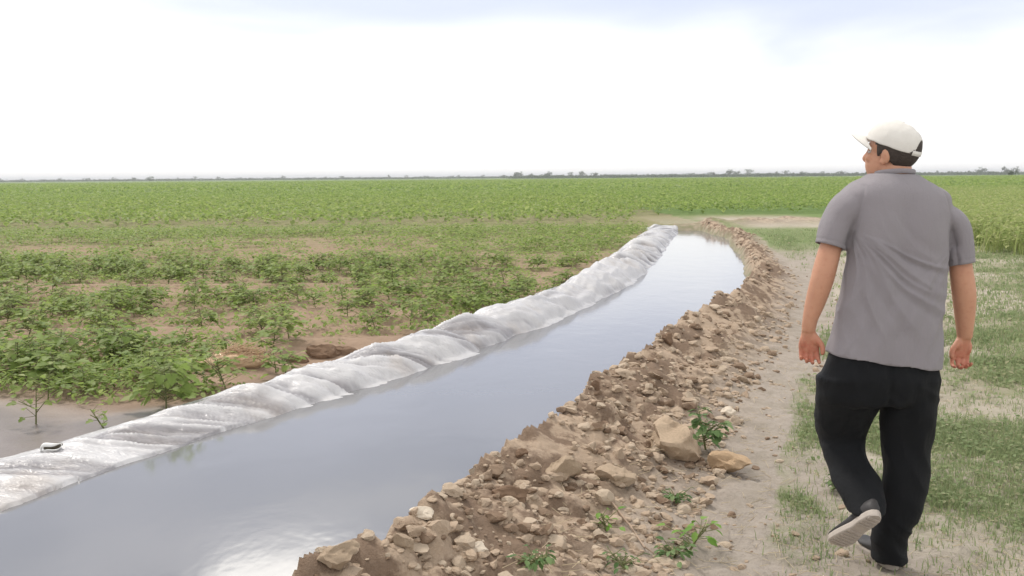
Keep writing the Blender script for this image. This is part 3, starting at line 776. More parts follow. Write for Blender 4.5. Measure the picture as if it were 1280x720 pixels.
# dry stalks and bits on path and bank
straw_m = plain_mat('dry_straw', (0.52, 0.43, 0.29), 0.8, 0.2, 0.3, 8)
N = 3500; ly = 3.0 * (5) ** RNG.uniform(0, 1, N); lx = RNG.uniform(-0.1, 0.62, N) * ly; gg = fields(lx, ly)
k_ = (gg['dr'] > 0.15) & (gg['bank'] < 0.9); bag = Bag()
for x_, y_, z_ in zip(lx[k_], ly[k_], gg['z'][k_]):
    a_ = random.uniform(0, 6.28); L = random.uniform(0.02, 0.10)
    bag.add(*stick((x_, y_, z_ + 0.004), (x_ + L * math.cos(a_), y_ + L * math.sin(a_), z_ + 0.006 + random.uniform(0, .02)), 0.0014, 0.001, 3))
tag(link('dry_litter', bag.mesh('dry_litter'), straw_m), 'short bits of dry straw scattered over path and bank', 'litter', kind='stuff')
# tall weeds bordering the field at the right
tall_m = leaf_mat('tall_weed', (0.30, 0.38, 0.12), (0.41, 0.465, 0.18), (0.54, 0.53, 0.28), 0.5)
N = 9000; ty_ = 18.2 * (75 / 18.2) ** RNG.uniform(0, 1, N); tx_ = RNG.uniform(0.30, 0.68, N) * ty_
edge = 8.9 + 0.30 * (ty_ - 18.2) + 1.3 * noise2(ty_ * 0.8, tx_ * 0.3, 401)
k_ = (tx_ > edge) & (ty_ > 18.4 + 0.6 * noise2(tx_ * 0.9, ty_ * .2, 402)) & (RNG.uniform(0, 1, N) < 0.45 + 0.9 * fbm2(tx_ * .5, ty_ * .3, 2, 403) + .3)
wp = [cotton(950 + k, 0.62 + 0.12 * (k % 3), 30, 0.13, 'oval', False)[0].arrays() for k in range(5)]
tp = np.stack([tx_, ty_], 1)[k_]; tz = land_z(tp[:, 0], tp[:, 1])
a1 = scatter(wp, tp, tz, 0.5, 1.1)
a2 = blades(tp, tz, 9, 0.2, 0.65, 0.010, 0.14)
v, t_ = cat(a1, a2)
tag(link('tall_weeds', mesh_np('tall_weeds', v, tris=t_), tall_m), 'tall yellowish green weeds bordering the field beyond the pale track', 'weeds', kind='stuff')

# ------------------------------------------------------------------ single weeds on the bank, straw heap, twig
def weed(px, py, h, nl, ls, seed, lab, lm=weed_m, kind='oval'):
    e_ = plant_proto('weed', seed, h, nl, ls, kind, lm); e_.location = GP(px, py); tag(e_, lab, 'weed'); return e_
weed(882, 562, 0.22, 60, 0.062, 801, 'largest leafy green weed growing on the bank between two big clods', weed_m, 'lobed')
weed(848, 628, 0.05, 46, 0.036, 802, 'flat greyish weed spread on crumbled soil below the largest clod')
weed(758, 664, 0.07, 14, 0.05, 803, 'tiny bright green seedling beside the dry twig', bright_m)
weed(862, 690, 0.12, 18, 0.06, 804, 'bright green sprig with narrow leaves by the foot of the bank', bright_m)
weed(845, 700, 0.05, 46, 0.04, 805, 'low spreading weed round the base of the bright green sprig')
weed(652, 712, 0.06, 50, 0.04, 806, 'grey green creeping weed in the moist soil at the bottom of the bank')
weed(1040, 612, 0.07, 60, 0.03, 807, 'round tuft of green weed on the path by the walking man')
weed(785, 716, 0.06, 30, 0.035, 808, 'dark green tuft at the bottom of the photo below the dry twig')
bag = Bag()
tw = [GP(762, 632), GP(786, 662), GP(806, 690), GP(818, 698)]
for k in range(3): bag.add(*stick(tw[k] + [0, 0, .02], tw[k + 1] + [0, 0, .015], 0.0055 - k * 0.001, 0.0045 - k * 0.001, 7))
tag(link('twig', bag.mesh('twig'), plain_mat('dry_twig', (0.36, 0.27, 0.20), 0.8, 0.2, 0.3, 30)), 'thin dry twig lying down the crumbled flank of the bank', 'twig')
q = GP(292, 458); bag = Bag()
bmx = bmesh.new(); bmesh.ops.create_icosphere(bmx, subdivisions=4, radius=1)
hv = np.array([k_.co[:] for k_ in bmx.verts]); hv = hv * (1 + 0.3 * fbm3(hv * 2.2, 4, 88))[:, None] * [0.27, 0.17, 0.10] + q + [0, 0, 0.02]
bag.add(hv, np.array([[k_.index for k_ in f_.verts] for f_ in bmx.faces])); bmx.free()
for k in range(420):
    a_ = random.uniform(0, 6.28); r_ = min(abs(random.gauss(0, 0.12)), 0.17); L = random.uniform(0.08, 0.24); th = random.gauss(0.4, 1.0)
    p0 = np.array([q[0] + r_ * math.cos(a_) * 1.3, q[1] + r_ * math.sin(a_) * .8, q[2] + random.uniform(0.0, 0.16) * math.exp(-(r_ / .2) ** 2)])
    bag.add(*stick(p0, p0 + np.array([math.cos(th) * L, math.sin(th) * L * .6, random.uniform(-0.02, 0.09)]), 0.003, 0.002, 4))
straw2_m = plain_mat('heaped_straw', (0.50, 0.36, 0.235), 0.85, 0.2, 0.35, 9)
tag(link('straw_heap', bag.mesh('straw_heap'), straw2_m), 'small heap of dry tan straw lying at the field edge near the sheet', 'straw heap')
for j, (px, py, rp, lab) in enumerate([(398, 444, 20, 'dark brown moist clod at the field edge right of the straw heap'), (428, 440, 15, 'smaller brown clod in the row beside the plastic sheet'), (368, 452, 13, 'brown clod between the straw heap and the plastic sheet')]):
    qq = GP(px, py); me = clod_mesh('soil_clod', 980 + j, 4, 8, 0.22); me.materials.append(brown_m); o = link('soil_clod', me); s = rp / 1244 * qq[1]
    o.location = qq; o.scale = (s * 1.5, s, s * 0.75); tag(o, lab, 'clod')

# ------------------------------------------------------------------ trees along the far edge
def tree_proto(seed, h):
    rg = np.random.default_rng(seed); e_ = empty('tree', (0, 0, 0)); tb = Bag(); cb = Bag()
    tb.add(*stick((0, 0, -0.3), (0.1 * h * rg.normal(0, .3), 0, h * 0.6), 0.035 * h, 0.015 * h, 7))
    for k in range(4):
        a_ = rg.uniform(0, 6.28); tb.add(*stick((0, 0, h * rg.uniform(.25, .45)), (math.cos(a_) * h * .25, math.sin(a_) * h * .25, h * rg.uniform(.55, .8)), 0.014 * h, 0.006 * h, 5))
    n = 260; cl_ = rg.normal(0, 1, (9, 3)) * [0.22, 0.22, 0.16] * h + [0, 0, 0.6 * h]
    pos = cl_[rg.integers(0, 9, n)] + rg.normal(0, 0.085 * h, (n, 3)); pos[:, 2] = np.clip(pos[:, 2], 0.12 * h, 1.05 * h)
    cb.add(*leaf_batch('quad', pos, rg.normal(0, 1, (n, 3)), rg.normal(0, 1, (n, 3)), rg.uniform(0.07, 0.15, n) * h))
    link('trunk', tb.mesh('trunk'), bark_m, e_); link('crown', cb.mesh('crown'), tree_m, e_); return e_
bark_m = plain_mat('bark', (0.16, 0.12, 0.09), 0.9)
tree_m = leaf_mat('tree_leaf', (0.06, 0.09, 0.045), (0.09, 0.125, 0.06), (0.12, 0.155, 0.08), 0.2)
tps = [tree_proto(600 + k, 6.0) for k in range(5)]
def put_tree(k, x, y, s, lab, grp=None):
    e_ = tps[k] if not tps[k].get('category') else dup(tps[k])
    e_.location = (x, y, land_z(x, y)[0]); e_.scale = (s * random.uniform(1.0, 1.5), s * random.uniform(1.0, 1.4), s); e_.rotation_euler[2] = random.uniform(0, 6.28)
    tag(e_, lab, 'tree', grp); return e_
def at_px(px, Y): return PD(px, 222, Y)[0]
put_tree(0, at_px(190, 800), 800, 0.62, 'lone dark tree standing apart on the far horizon at the left')
put_tree(1, at_px(1262, 330), 330, 0.45, 'darkest round tree on the horizon beyond the tall weeds at the right')
lab = 'distant tree in the broken line along the far edge of the field'
n_t = 0
for px in list(np.linspace(635, 800, 22)) + list(np.linspace(812, 1085, 30)) + list(np.linspace(1150, 1275, 16)):
    Y = random.uniform(850, 1100); put_tree(n_t % 5, at_px(px + random.uniform(-6, 6), Y), Y, random.uniform(0.45, 0.95) * (1.35 if px > 1215 else 1.15 if 905 < px < 935 or px < 760 else 0.85), lab, 'trees along the far edge of the field'); n_t += 1
for px in np.linspace(8, 620, 34):
    Y = random.uniform(1200, 1500); put_tree(n_t % 5, at_px(px + random.uniform(-14, 14), Y), Y, random.uniform(0.5, 0.95), lab, 'trees along the far edge of the field'); n_t += 1
# low scrub under the trees
pts = np.stack([np.concatenate([RNG.uniform(-800, 800, 2600), RNG.uniform(0, 700, 2200)]), np.concatenate([RNG.uniform(1150, 1450, 2600), RNG.uniform(820, 1050, 2200)])], 1)
sb = []
for k in range(3):
    rg = np.random.default_rng(660 + k); n = 40; pos = rg.normal(0, 1, (n, 3)) * [3.0, 3.0, 0.7] + [0, 0, 1.0]
    sb.append(leaf_batch('quad', pos, rg.normal(0, 1, (n, 3)), rg.normal(0, 1, (n, 3)), rg.uniform(0.8, 1.6, n)))
v, t_ = scatter(sb, pts, land_z(pts[:, 0], pts[:, 1]), 0.5, 1.1)
tag(link('treeline_scrub', mesh_np('treeline_scrub', v, tris=t_), tree_m), 'low band of scrub along the far edge of the field', 'scrub', kind='stuff')
# ------------------------------------------------------------------ the walking man
YM = 3.87
def M(px, py, dy=0.0): return PD(px, py, YM + dy)
PX = 1 / 313.0

def smooth_path(pts, rad, n):
    pts = np.array(pts, float); rad = np.array(rad, float); k = len(pts)
    tt = np.linspace(0, k - 1, n); i = np.clip(np.floor(tt).astype(int), 0, k - 2); f = (tt - i)[:, None]
    g = lambda a_, j: a_[np.clip(j, 0, k - 1)]
    def cr(a_):
        p0, p1, p2, p3 = g(a_, i - 1), g(a_, i), g(a_, i + 1), g(a_, i + 2)
        p0 = np.where((i == 0)[:, None], 2 * p1 - p2, p0); p3 = np.where((i == k - 2)[:, None], 2 * p2 - p1, p3)
        return 0.5 * (2 * p1 + (p2 - p0) * f + (2 * p0 - 5 * p1 + 4 * p2 - p3) * f ** 2 + (3 * p1 - p0 - 3 * p2 + p3) * f ** 3)
    return cr(pts), cr(rad)

def tube(bm, pts, radii, n=28, seg=24, horizontal=False, expo=2.0, up=(0, 1, 0), rounded=True):
    """closed tube along points; radii: (across X, across Y) per point"""
    radii = [(r, r) if np.isscalar(r) else r for r in radii]
    pc, rc = smooth_path(pts, radii, n)
    rings = []
    for k in range(n):
        tg = pc[min(k + 1, n - 1)] - pc[max(k - 1, 0)]; tg /= np.linalg.norm(tg) + 1e-9
        if horizontal: ax, ay = np.array([1.0, 0, 0]), np.array([0, 1.0, 0])
        else:
            ay = np.array(up, float); ay = ay - tg * (ay @ tg); ay /= np.linalg.norm(ay); ax = np.cross(ay, tg)
        ring = []
        for j in range(seg):
            a_ = 2 * math.pi * j / seg; c, s = math.cos(a_), math.sin(a_)
            c = math.copysign(abs(c) ** (2 / expo), c); s = math.copysign(abs(s) ** (2 / expo), s)
            ring.append(bm.verts.new(pc[k] + ax * c * rc[k, 0] + ay * s * rc[k, 1]))
        rings.append(ring)
    for k in range(n - 1):
        for j in range(seg): bm.faces.new((rings[k][j], rings[k][(j + 1) % seg], rings[k + 1][(j + 1) % seg], rings[k + 1][j]))
    for k, sg in ((0, -1), (n - 1, 1)):
        tg = pc[k] - pc[k - sg]; tg /= np.linalg.norm(tg) + 1e-9
        v = bm.verts.new(pc[k] + tg * (min(rc[k]) * 0.6 if rounded else 0.0))
        for j in range(seg): bm.faces.new((rings[k][j], rings[k][(j + 1) % seg], v))

def ball(bm, c, r, rot=None, seg=24):
    q = bmesh.ops.create_uvsphere(bm, u_segments=seg, v_segments=seg // 2, radius=1)
    m = Matrix.Translation(Vector(c)) @ (rot.to_4x4() if rot is not None else Matrix.Identity(4)) @ Matrix.Diagonal((*r, 1))
    bmesh.ops.transform(bm, matrix=m, verts=q['verts'])

def remesh(bm, voxel, smooth=4, name='tmp'):
    bmesh.ops.recalc_face_normals(bm, faces=bm.faces)
    me = bpy.data.meshes.new(name); bm.to_mesh(me); bm.free()
    o = bpy.data.objects.new(name, me); C.objects.link(o)
    md = o.modifiers.new('r', 'REMESH'); md.mode = 'VOXEL'; md.voxel_size = voxel; md.use_smooth_shade = True
    if smooth:
        sm = o.modifiers.new('s', 'SMOOTH'); sm.factor = 0.5; sm.iterations = smooth
    dg = bpy.context.evaluated_depsgraph_get(); dg.update()
    r = bpy.data.meshes.new_from_object(o.evaluated_get(dg)); r.name = name
    bpy.data.objects.remove(o); bpy.data.meshes.remove(me)
    return r

def coords(me):
    a_ = np.empty(len(me.vertices) * 3, np.float32); me.vertices.foreach_get('co', a_); return a_.reshape(-1, 3).astype(float)
def normals(me):
    a_ = np.empty(len(me.vertices) * 3, np.float32); me.vertices.foreach_get('normal', a_); return a_.reshape(-1, 3).astype(float)
def setco(me, v): me.vertices.foreach_set('co', v.astype(np.float32).ravel()); me.update()
def cut_faces(me, fn):
    """remove the faces fn(centre, normal) picks and what is left loose"""
    bm = bmesh.new(); bm.from_mesh(me)
    bmesh.ops.delete(bm, geom=[f_ for f_ in bm.faces if fn(f_.calc_center_median(), f_.normal)], context='FACES')
    for f_ in bm.faces: f_.smooth = True
    bm.to_mesh(me); bm.free()

skin_m, nt, out = new_mat('skin'); b = NB(nt); p = b.pos()
c = b.mix(b.noise(p, 14, 4), (0.46, 0.225, 0.14), (0.58, 0.315, 0.205))
c = b.mix(b.mul(b.ramp(b.noise(p, 45, 3), 0.5, 0.75), 0.3), c, (0.40, 0.15, 0.09))
c = b.mix(b.mul(b.attr('flush'), b.ramp(b.noise(p, 60, 3), 0.25, 0.65, 0.4, 0.85)), c, (0.42, 0.135, 0.085))
nd = b.bsdf(c, 0.5, 0.35, b.bump(b.noise(p, 320, 3), 0.25, 0.002)); sn = nd.node
sn.inputs['Subsurface Weight'].default_value = 0.12; sn.inputs['Subsurface Radius'].default_value = (0.02, 0.008, 0.004); sn.inputs['Subsurface Scale'].default_value = 0.3
b.l(nd, out.inputs['Surface'])

def cloth_mat(name, c1, c2, rough, weave, sheen=0.2):
    m, nt, out = new_mat(name); b = NB(nt); p = b.pos()
    c = b.mix(b.noise(p, 7, 4), c1, c2)
    mw = b.n('Mapping'); mw.inputs['Rotation'].default_value = (0, 0.45, 0); mw.inputs['Scale'].default_value = (30, 18, 6); b.l(p, mw.inputs[0])
    hgt = b.mul(b.noise(p, weave, 2), b.mul(b.noise(p, 28, 4, 0.6, 0.5), 0.9), 'ADD')
    hgt = b.mul(hgt, b.mul(b.noise(mw.outputs[0], 1.0, 4, 0.55, 0.8), 2.2), 'ADD')
    s = b.bsdf(c, rough, 0.2, b.bump(hgt, 0.5, 0.008)); s.node.inputs['Sheen Weight'].default_value = sheen
    b.l(s, out.inputs['Surface']); return m
shirt_m = cloth_mat('grey_jersey', (0.25, 0.228, 0.245), (0.30, 0.278, 0.295), 0.85, 700, 0.15)
seam_m = plain_mat('grey_rib', (0.23, 0.215, 0.24), 0.9, 0.2, 0.1)
trouser_m = cloth_mat('black_trouser_cloth', (0.0045, 0.005, 0.006), (0.0075, 0.0085, 0.011), 0.72, 600, 0.03)
cap_m = cloth_mat('cream_cotton', (0.74, 0.71, 0.66), (0.82, 0.79, 0.74), 0.85, 900, 0.1)
hair_m = plain_mat('dark_hair', (0.05, 0.037, 0.030), 0.7, 0.4, 0.5, 90, 0.9, 260, 0.006)
shoe_m = plain_mat('dark_shoe', (0.035, 0.032, 0.032), 0.6, 0.4, 0.3, 30, 0.3)
sole_m = plain_mat('grey_sole', (0.43, 0.38, 0.335), 0.85, 0.3, 0.2, 25, 0.5, 150, 0.004)
trim_m = plain_mat('pale_shoe_trim', (0.6, 0.58, 0.55), 0.6, 0.3, 0.1)

gx0 = M(1114, 700)
man = empty('person', (0, 0, 0))
root_xy = (gx0[0], YM); man.location = (root_xy[0], root_xy[1], land_z(*root_xy)[0])
tag(man, 'man in grey t-shirt, black trousers and cream cap walking away along the dirt path', 'man')
def mlink(name, me, mat, parent=None):
    """link a mesh made in world coordinates under the man"""
    v = coords(me) - np.array(man.location if parent is None else parent.matrix_basis.translation + man.location); setco(me, v)
    return link(name, me, mat, man if parent is None else parent)

# ---- body: one continuous surface
bm = bmesh.new()
DYN, DYH = 0.09, 0.11
HC = M(1112.5, 193, DYH)
YAW = math.radians(51); HR = Matrix.Rotation(YAW, 3, 'Z') @ Matrix.Rotation(math.radians(4), 3, 'X')
def hd(x, y, z): return np.array(HR @ Vector((x, y, z))) + HC
def hball(c, r, rx=0, ry=0, rz=0): ball(bm, hd(*c), r, HR @ Matrix.Rotation(math.radians(rx), 3, 'X') @ Matrix.Rotation(math.radians(ry), 3, 'Y') @ Matrix.Rotation(math.radians(rz), 3, 'Z'))
hball((0, -0.012, 0.035), (0.075, 0.094, 0.082))
hball((0, 0.026, -0.03), (0.061, 0.066, 0.084), 8)
hball((0, 0.020, -0.065), (0.055, 0.058, 0.045), -12)
hball((0, 0.064, -0.094), (0.024, 0.020, 0.018))
hball((0, 0.074, 0.028), (0.047, 0.016, 0.013))
for s in (-1, 1):
    hball((s * 0.037, 0.062, -0.016), (0.021, 0.022, 0.020))
    hball((s * 0.076, -0.008, -0.006), (0.010, 0.019, 0.032), -8, s * 10, s * 16)
    hball((s * 0.072, 0.002, -0.028), (0.009, 0.012, 0.014))
tube(bm, [hd(0, 0.080, 0.022), hd(0, 0.088, 0.0), hd(0, 0.096, -0.020), hd(0, 0.088, -0.030)], [(0.008, 0.009), (0.009, 0.010), (0.013, 0.012), (0.010, 0.008)], 14, 14)
hball((0, 0.082, -0.055), (0.022, 0.010, 0.006)); hball((0, 0.079, -0.066), (0.020, 0.010, 0.007))
tube(bm, [M(1119, 250, 0.07), M(1119, 225, DYN), M(1117, 205, DYH - .005), M(1116, 185, DYH + .005)], [(0.085, 0.075), (0.070, 0.066), (0.064, 0.062), (0.060, 0.060)], 16)
# torso and legs under the clothes
TOR = [(217.5, 1117, 30, .070, .085), (223, 1116.5, 38, .090, .085), (231, 1115, 52, .105, .08), (243, 1118.5, 66, .118, .075), (260, 1121, 65, .124, .07), (286, 1121, 62, .128, .06),
       (312, 1121, 60, .126, .05), (345, 1118.5, 60, .126, .045), (380, 1113.5, 61, .128, .04), (412, 1108.5, 64.5, .133, .04), (440, 1104, 68, .138, .035), (462, 1103, 68.5, .14, .03)]
tube(bm, [M(c, y, d) for y, c, h, r, d in TOR[1:]], [((h - 9) * PX, r - .03) for y, c, h, r, d in TOR[1:]], 40, 32, True, 2.3)
RL = [(470, 1135.5, 36, .118, .03), (500, 1135, 33, .11, .03), (530, 1134, 30.5, .098, .03), (565, 1132.5, 28, .085, .03), (600, 1131, 27.5, .078, .01), (640, 1124.5, 22.8, .07, -.005), (668, 1112.5, 21, .066, 0.0), (690, 1112, 19.5, .072, .005), (699, 1112.5, 19.5, .075, .005)]
LL = [(470, 1062, 39, .12, .03), (500, 1060, 37, .115, .06), (525, 1054, 33, .10, .10), (545, 1051, 27.5, .09, .12), (570, 1057, 25, .082, .07), (600, 1070, 28.5, .078, -.02), (622, 1079, 25, .073, -.10), (634, 1082, 22, .068, -.14), (641, 1083, 20.5, .062, -.155)]
tube(bm, [M(c, y, d) for y, c, h, r, d in RL[:-1]], [((h - 7) * PX, r - .025) for y, c, h, r, d in RL[:-1]], 30, 24, True)
tube(bm, [M(c, y, d) for y, c, h, r, d in LL[:-1]], [((h - 7) * PX, r - .025) for y, c, h, r, d in LL[:-1]], 30, 24, True)
# arms
LA = [M(1074, 256, .07), M(1054, 278, .07), M(1041, 302, .065), M(1034, 325, .055), M(1027.5, 350, .05), M(1019, 378, .06), M(1013, 398, .065), M(1010.5, 414, .07)]
tube(bm, LA, [.040, .041, .042, .0450, .0450, .0390, .0305, (.027, .023)], 40, 24)
RA = [M(1168, 260, .07), M(1188, 286, .06), M(1198, 310, .05), M(1201.5, 338, .045), (M(1205, 366, .05)), M(1206, 392, .06), M(1206, 410, .065), M(1206, 422, .07)]
tube(bm, RA, [.039, .040, .0405, .0440, .0455, .0395, .0330, (.030, .024)], 40, 24)
def hand(bm, wrist, side, tilt, twist, k=1.0):
    """palm facing back, thumb towards the body; side = +1 when the thumb points to -X"""
    R = Matrix.Rotation(math.radians(tilt), 3, 'Y') @ Matrix.Rotation(math.radians(twist), 3, 'Z')
    def h(x, y, z): return np.array(R @ Vector((x * side * k, y * k, z * k))) + wrist
    upv = tuple(R @ Vector((0, 1, 0)))
    tube(bm, [h(0, 0, 0.03), h(0, 0, 0), h(-.002, 0.002, -.025), h(-.001, 0.004, -.055), h(0, 0.002, -.085)], [(.026 * k, .021 * k), (.028 * k, .019 * k), (.036 * k, .018 * k), (.042 * k, .0165 * k), (.041 * k, .013 * k)], 18, 20, up=upv)
    hball_ = lambda c, r: ball(bm, h(*c), [q * k for q in r], R, 16)
    hball_((-.024, -.008, -.035), (.015, .012, .024)); hball_((.026, -.007, -.045), (.012, .011, .028))
    for j, (x, L, cu) in enumerate([(-.0335, .070, 36), (-.0115, .080, 44), (.0105, .076, 50), (.0320, .060, 54)]):
        pos = np.array([x, 0.002, -.082]); a_ = math.radians(cu * 0.45); pts = [h(x, 0.003, -.06), h(*pos)]; r = [.0088 * k, .0092 * k]
        spread = -x * 0.10 + (-.02 if j == 0 else 0.0) + x * 0.28
        for f_, add in ((.46, cu), (.30, cu * 1.25), (.24, cu * .8)):
            pos = pos + np.array([spread * f_ * L * 3, -math.sin(a_) * L * f_, -math.cos(a_) * L * f_]); pts.append(h(*pos)); r.append((.0085 - .0006 * (len(pts) - 3)) * k * (0.94 if j == 3 else 1)); a_ += math.radians(add)
        tube(bm, pts, r, 22, 12, up=upv)
    tube(bm, [h(-.018, -.002, -.012), h(-.034, -.008, -.034), h(-.050, -.014, -.056), h(-.054, -.020, -.076), h(-.052, -.024, -.094)], [.013 * k, .0135 * k, .0115 * k, .0105 * k, .0085 * k], 20, 12, up=upv)
hand(bm, M(1010.5, 414, .07), -1, -3, -14, 0.97)
hand(bm, M(1206, 421, .07), 1, 10, 8, 0.97)
body = remesh(bm, 0.0042, 3, 'body')
v = coords(body)
# eye sockets pressed in
for s in (-1, 1):
    e0 = hd(s * 0.032, 0.082, 0.006); d = np.linalg.norm((v - e0) / 0.018, axis=1); v -= np.outer(np.exp(-d ** 2) * 0.010, np.array(HR @ Vector((0, 1, 0))))
setco(body, v)
fl = np.zeros(len(v))
for c_ in (M(1010.5, 446, .05), M(1204, 452, .05)): fl = np.maximum(fl, sstep(0.115, 0.04, np.linalg.norm(v - c_, axis=1)))
set_attr(body, 'flush', fl)
bo = mlink('body', body, skin_m)
bo.data.polygons.foreach_set('use_smooth', np.ones(len(body.polygons), bool))
# eyes and brows
eye_w = plain_mat('eye_white', (0.5, 0.45, 0.41), 0.25, 0.5, 0.05); iris_m = plain_mat('dark_iris', (0.02, 0.012, 0.008), 0.15, 0.5, 0.1)
for s in (-1, 1):
    bm = bmesh.new(); ball(bm, hd(s * 0.031, 0.0665, 0.006), (.0115, .0105, .0075)); me = bpy.data.meshes.new('eye'); bm.to_mesh(me); bm.free()
    eo = mlink('eye', me, eye_w, None)
    bm = bmesh.new(); ball(bm, hd(s * 0.031, 0.0745, 0.006), (.0052, .0034, .0052)); me = bpy.data.meshes.new('iris'); bm.to_mesh(me); bm.free()
    v = coords(me) - np.array(man.location); setco(me, v); link('iris', me, iris_m, eo)
    bm = bmesh.new(); tube(bm, [hd(s * .014, .087, .024), hd(s * .032, .086, .031), hd(s * .050, .074, .025)], [(.004, .003), (.005, .003), (.003, .002)], 10, 8)
    me = bpy.data.meshes.new('eyebrow'); bm.to_mesh(me); bm.free(); mlink('eyebrow', me, hair_m)

# ---- hair: a close cap of short hair, longer at the nape
bm = bmesh.new(); bmesh.ops.create_uvsphere(bm, u_segments=64, v_segments=40, radius=1)
kill = []
for v in bm.verts:
    x, y, z = v.co
    rr = 1 + 0.012 * noise3(np.array([x * 14]), np.array([y * 14]), np.array([z * 6]), 5)[0]
    X_, Y_, Z_ = x * 0.0805 * rr, y * 0.0995 * rr - 0.013, z * 0.092 * rr + 0.028
    if Y_ < -0.02 and Z_ < 0: Y_ *= 0.98
    v.co = Vector(hd(X_, Y_, Z_))
    low = -0.046 + 0.052 * sstep(-0.050, 0.010, np.array([Y_]))[0] + 0.060 * sstep(0.018, 0.05, np.array([Y_]))[0]
    # sideburn
    if 0.012 < Y_ < 0.028: low = -0.006
    if Z_ < low - 0.006: kill.append(v)
    elif Z_ < low: v.co = Vector(hd(X_, Y_, low))
bmesh.ops.delete(bm, geom=kill, context='VERTS')
me = bpy.data.meshes.new('hair'); bm.to_mesh(me); bm.free()
for pl in me.polygons: pl.use_smooth = True
ho = mlink('hair', me, hair_m); md = ho.modifiers.new('thick', 'SOLIDIFY'); md.thickness = 0.006; md.offset = 1

# ---- cap
CT = Matrix.Rotation(math.radians(17), 3, 'X')                     # worn with the peak tipped up
def cp(x, y, z): q = CT @ Vector((x, y, z)); return hd(q[0], q[1] - 0.010, q[2] + 0.038)
bm = bmesh.new(); NU, NV = 160, 48; grid = []
for i in range(NV + 1):
    f = i / NV; row = []
    for j in range(NU):
        a_ = 2 * math.pi * j / NU
        ph = f * math.pi / 2
        rad = math.sin(ph) ** 0.86; z = 0.092 * math.cos(ph) ** 0.85 - 0.006 * f
        seam = 1 - 0.010 * math.exp(-((a_ * 6 / (2 * math.pi) + 0.5) % 1 - 0.5) ** 2 / 0.004) * f
        x_, y_ = 0.0865 * rad * math.cos(a_) * seam, 0.1075 * rad * math.sin(a_) * seam
        z += 0.006 * math.sin(a_) * (1 - f) * rad
        row.append(bm.verts.new(cp(x_, y_, z + (0.004 * noise3(np.array([x_ * 30]), np.array([y_ * 30]), np.array([z * 30]), 8)[0]))))
    grid.append(row)
for i in range(NV):
    for j in range(NU):
        a_ = 2 * math.pi * (j + 0.5) / NU; f = (i + 0.5) / NV
        back = abs((a_ - 1.5 * math.pi + math.pi) % (2 * math.pi) - math.pi)
        if f > 0.62 and (back / 0.44) ** 2 + ((1 - f) / 0.36) ** 2 < 1: continue          # the arch over the strap
        if i == 0: 
            if j % 1 == 0: bm.faces.new((grid[0][j], grid[1][j], grid[1][(j + 1) % NU])) if True else None
        else: bm.faces.new((grid[i][j], grid[i + 1][j], grid[i + 1][(j + 1) % NU], grid[i][(j + 1) % NU]))
bmesh.ops.remove_doubles(bm, verts=bm.verts, dist=0.0006)
me = bpy.data.meshes.new('cap'); bm.to_mesh(me); bm.free()
for pl in me.polygons: pl.use_smooth = True
co = mlink('cap', me, cap_m); md = co.modifiers.new('thick', 'SOLIDIFY'); md.thickness = 0.0028; md.offset = 1
bm = bmesh.new(); nb_ = 28; pts = []                                # strap across the back
prev = None
for k in range(nb_):
    a_ = 1.5 * math.pi + (k / (nb_ - 1) - 0.5) * 1.12; x_, y_ = 0.0885 * math.cos(a_), 0.1095 * math.sin(a_)
    cur = [bm.verts.new(cp(x_ * s, y_ * s, z)) for s, z in ((1, -0.010), (1.0, 0.009), (1.025, 0.009), (1.025, -0.010))]
    if prev:
        for j in range(4): bm.faces.new((prev[j], prev[(j + 1) % 4], cur[(j + 1) % 4], cur[j]))
    prev = cur
def child_of(name, bm, mat, par):
    me = bpy.data.meshes.new(name); bmesh.ops.recalc_face_normals(bm, faces=bm.faces); bm.to_mesh(me); bm.free()
    for pl in me.polygons: pl.use_smooth = True
    v = coords(me) - np.array(man.location); setco(me, v); return link(name, me, mat, par)
child_of('strap', bm, cap_m, co)
bm = bmesh.new(); rows = []                                         # peak
for i in range(12):
    f = i / 11; row = []
    for j in range(25):
        u_ = (j / 24 - 0.5) * 2; a_ = math.pi / 2 + u_ * 1.08
        x0, y0 = 0.0865 * math.cos(a_), 0.1075 * math.sin(a_)
        ext = 0.066 * f * max(0.0, 1 - abs(u_) ** 2.6)
        row.append((x0 * (1 - 0.10 * f * (1 - abs(u_))), y0 + ext, -0.004 - 0.030 * u_ * u_ - 0.010 * f * f + 0.004 * f))
    rows.append(row)
vt = [[bm.verts.new(cp(*q)) for q in r_] for r_ in rows]; vb = [[bm.verts.new(cp(q[0], q[1], q[2] - 0.0035)) for q in r_] for r_ in rows]
for i in range(11):
    for j in range(24):
        bm.faces.new((vt[i][j], vt[i][j + 1], vt[i + 1][j + 1], vt[i + 1][j])); bm.faces.new((vb[i][j], vb[i + 1][j], vb[i + 1][j + 1], vb[i][j + 1]))
for j in range(24): bm.faces.new((vt[11][j], vt[11][j + 1], vb[11][j + 1], vb[11][j]))
child_of('peak', bm, cap_m, co)
bm = bmesh.new(); ball(bm, cp(0, 0.0, 0.0925), (.007, .007, .004)); child_of('button', bm, cap_m, co)

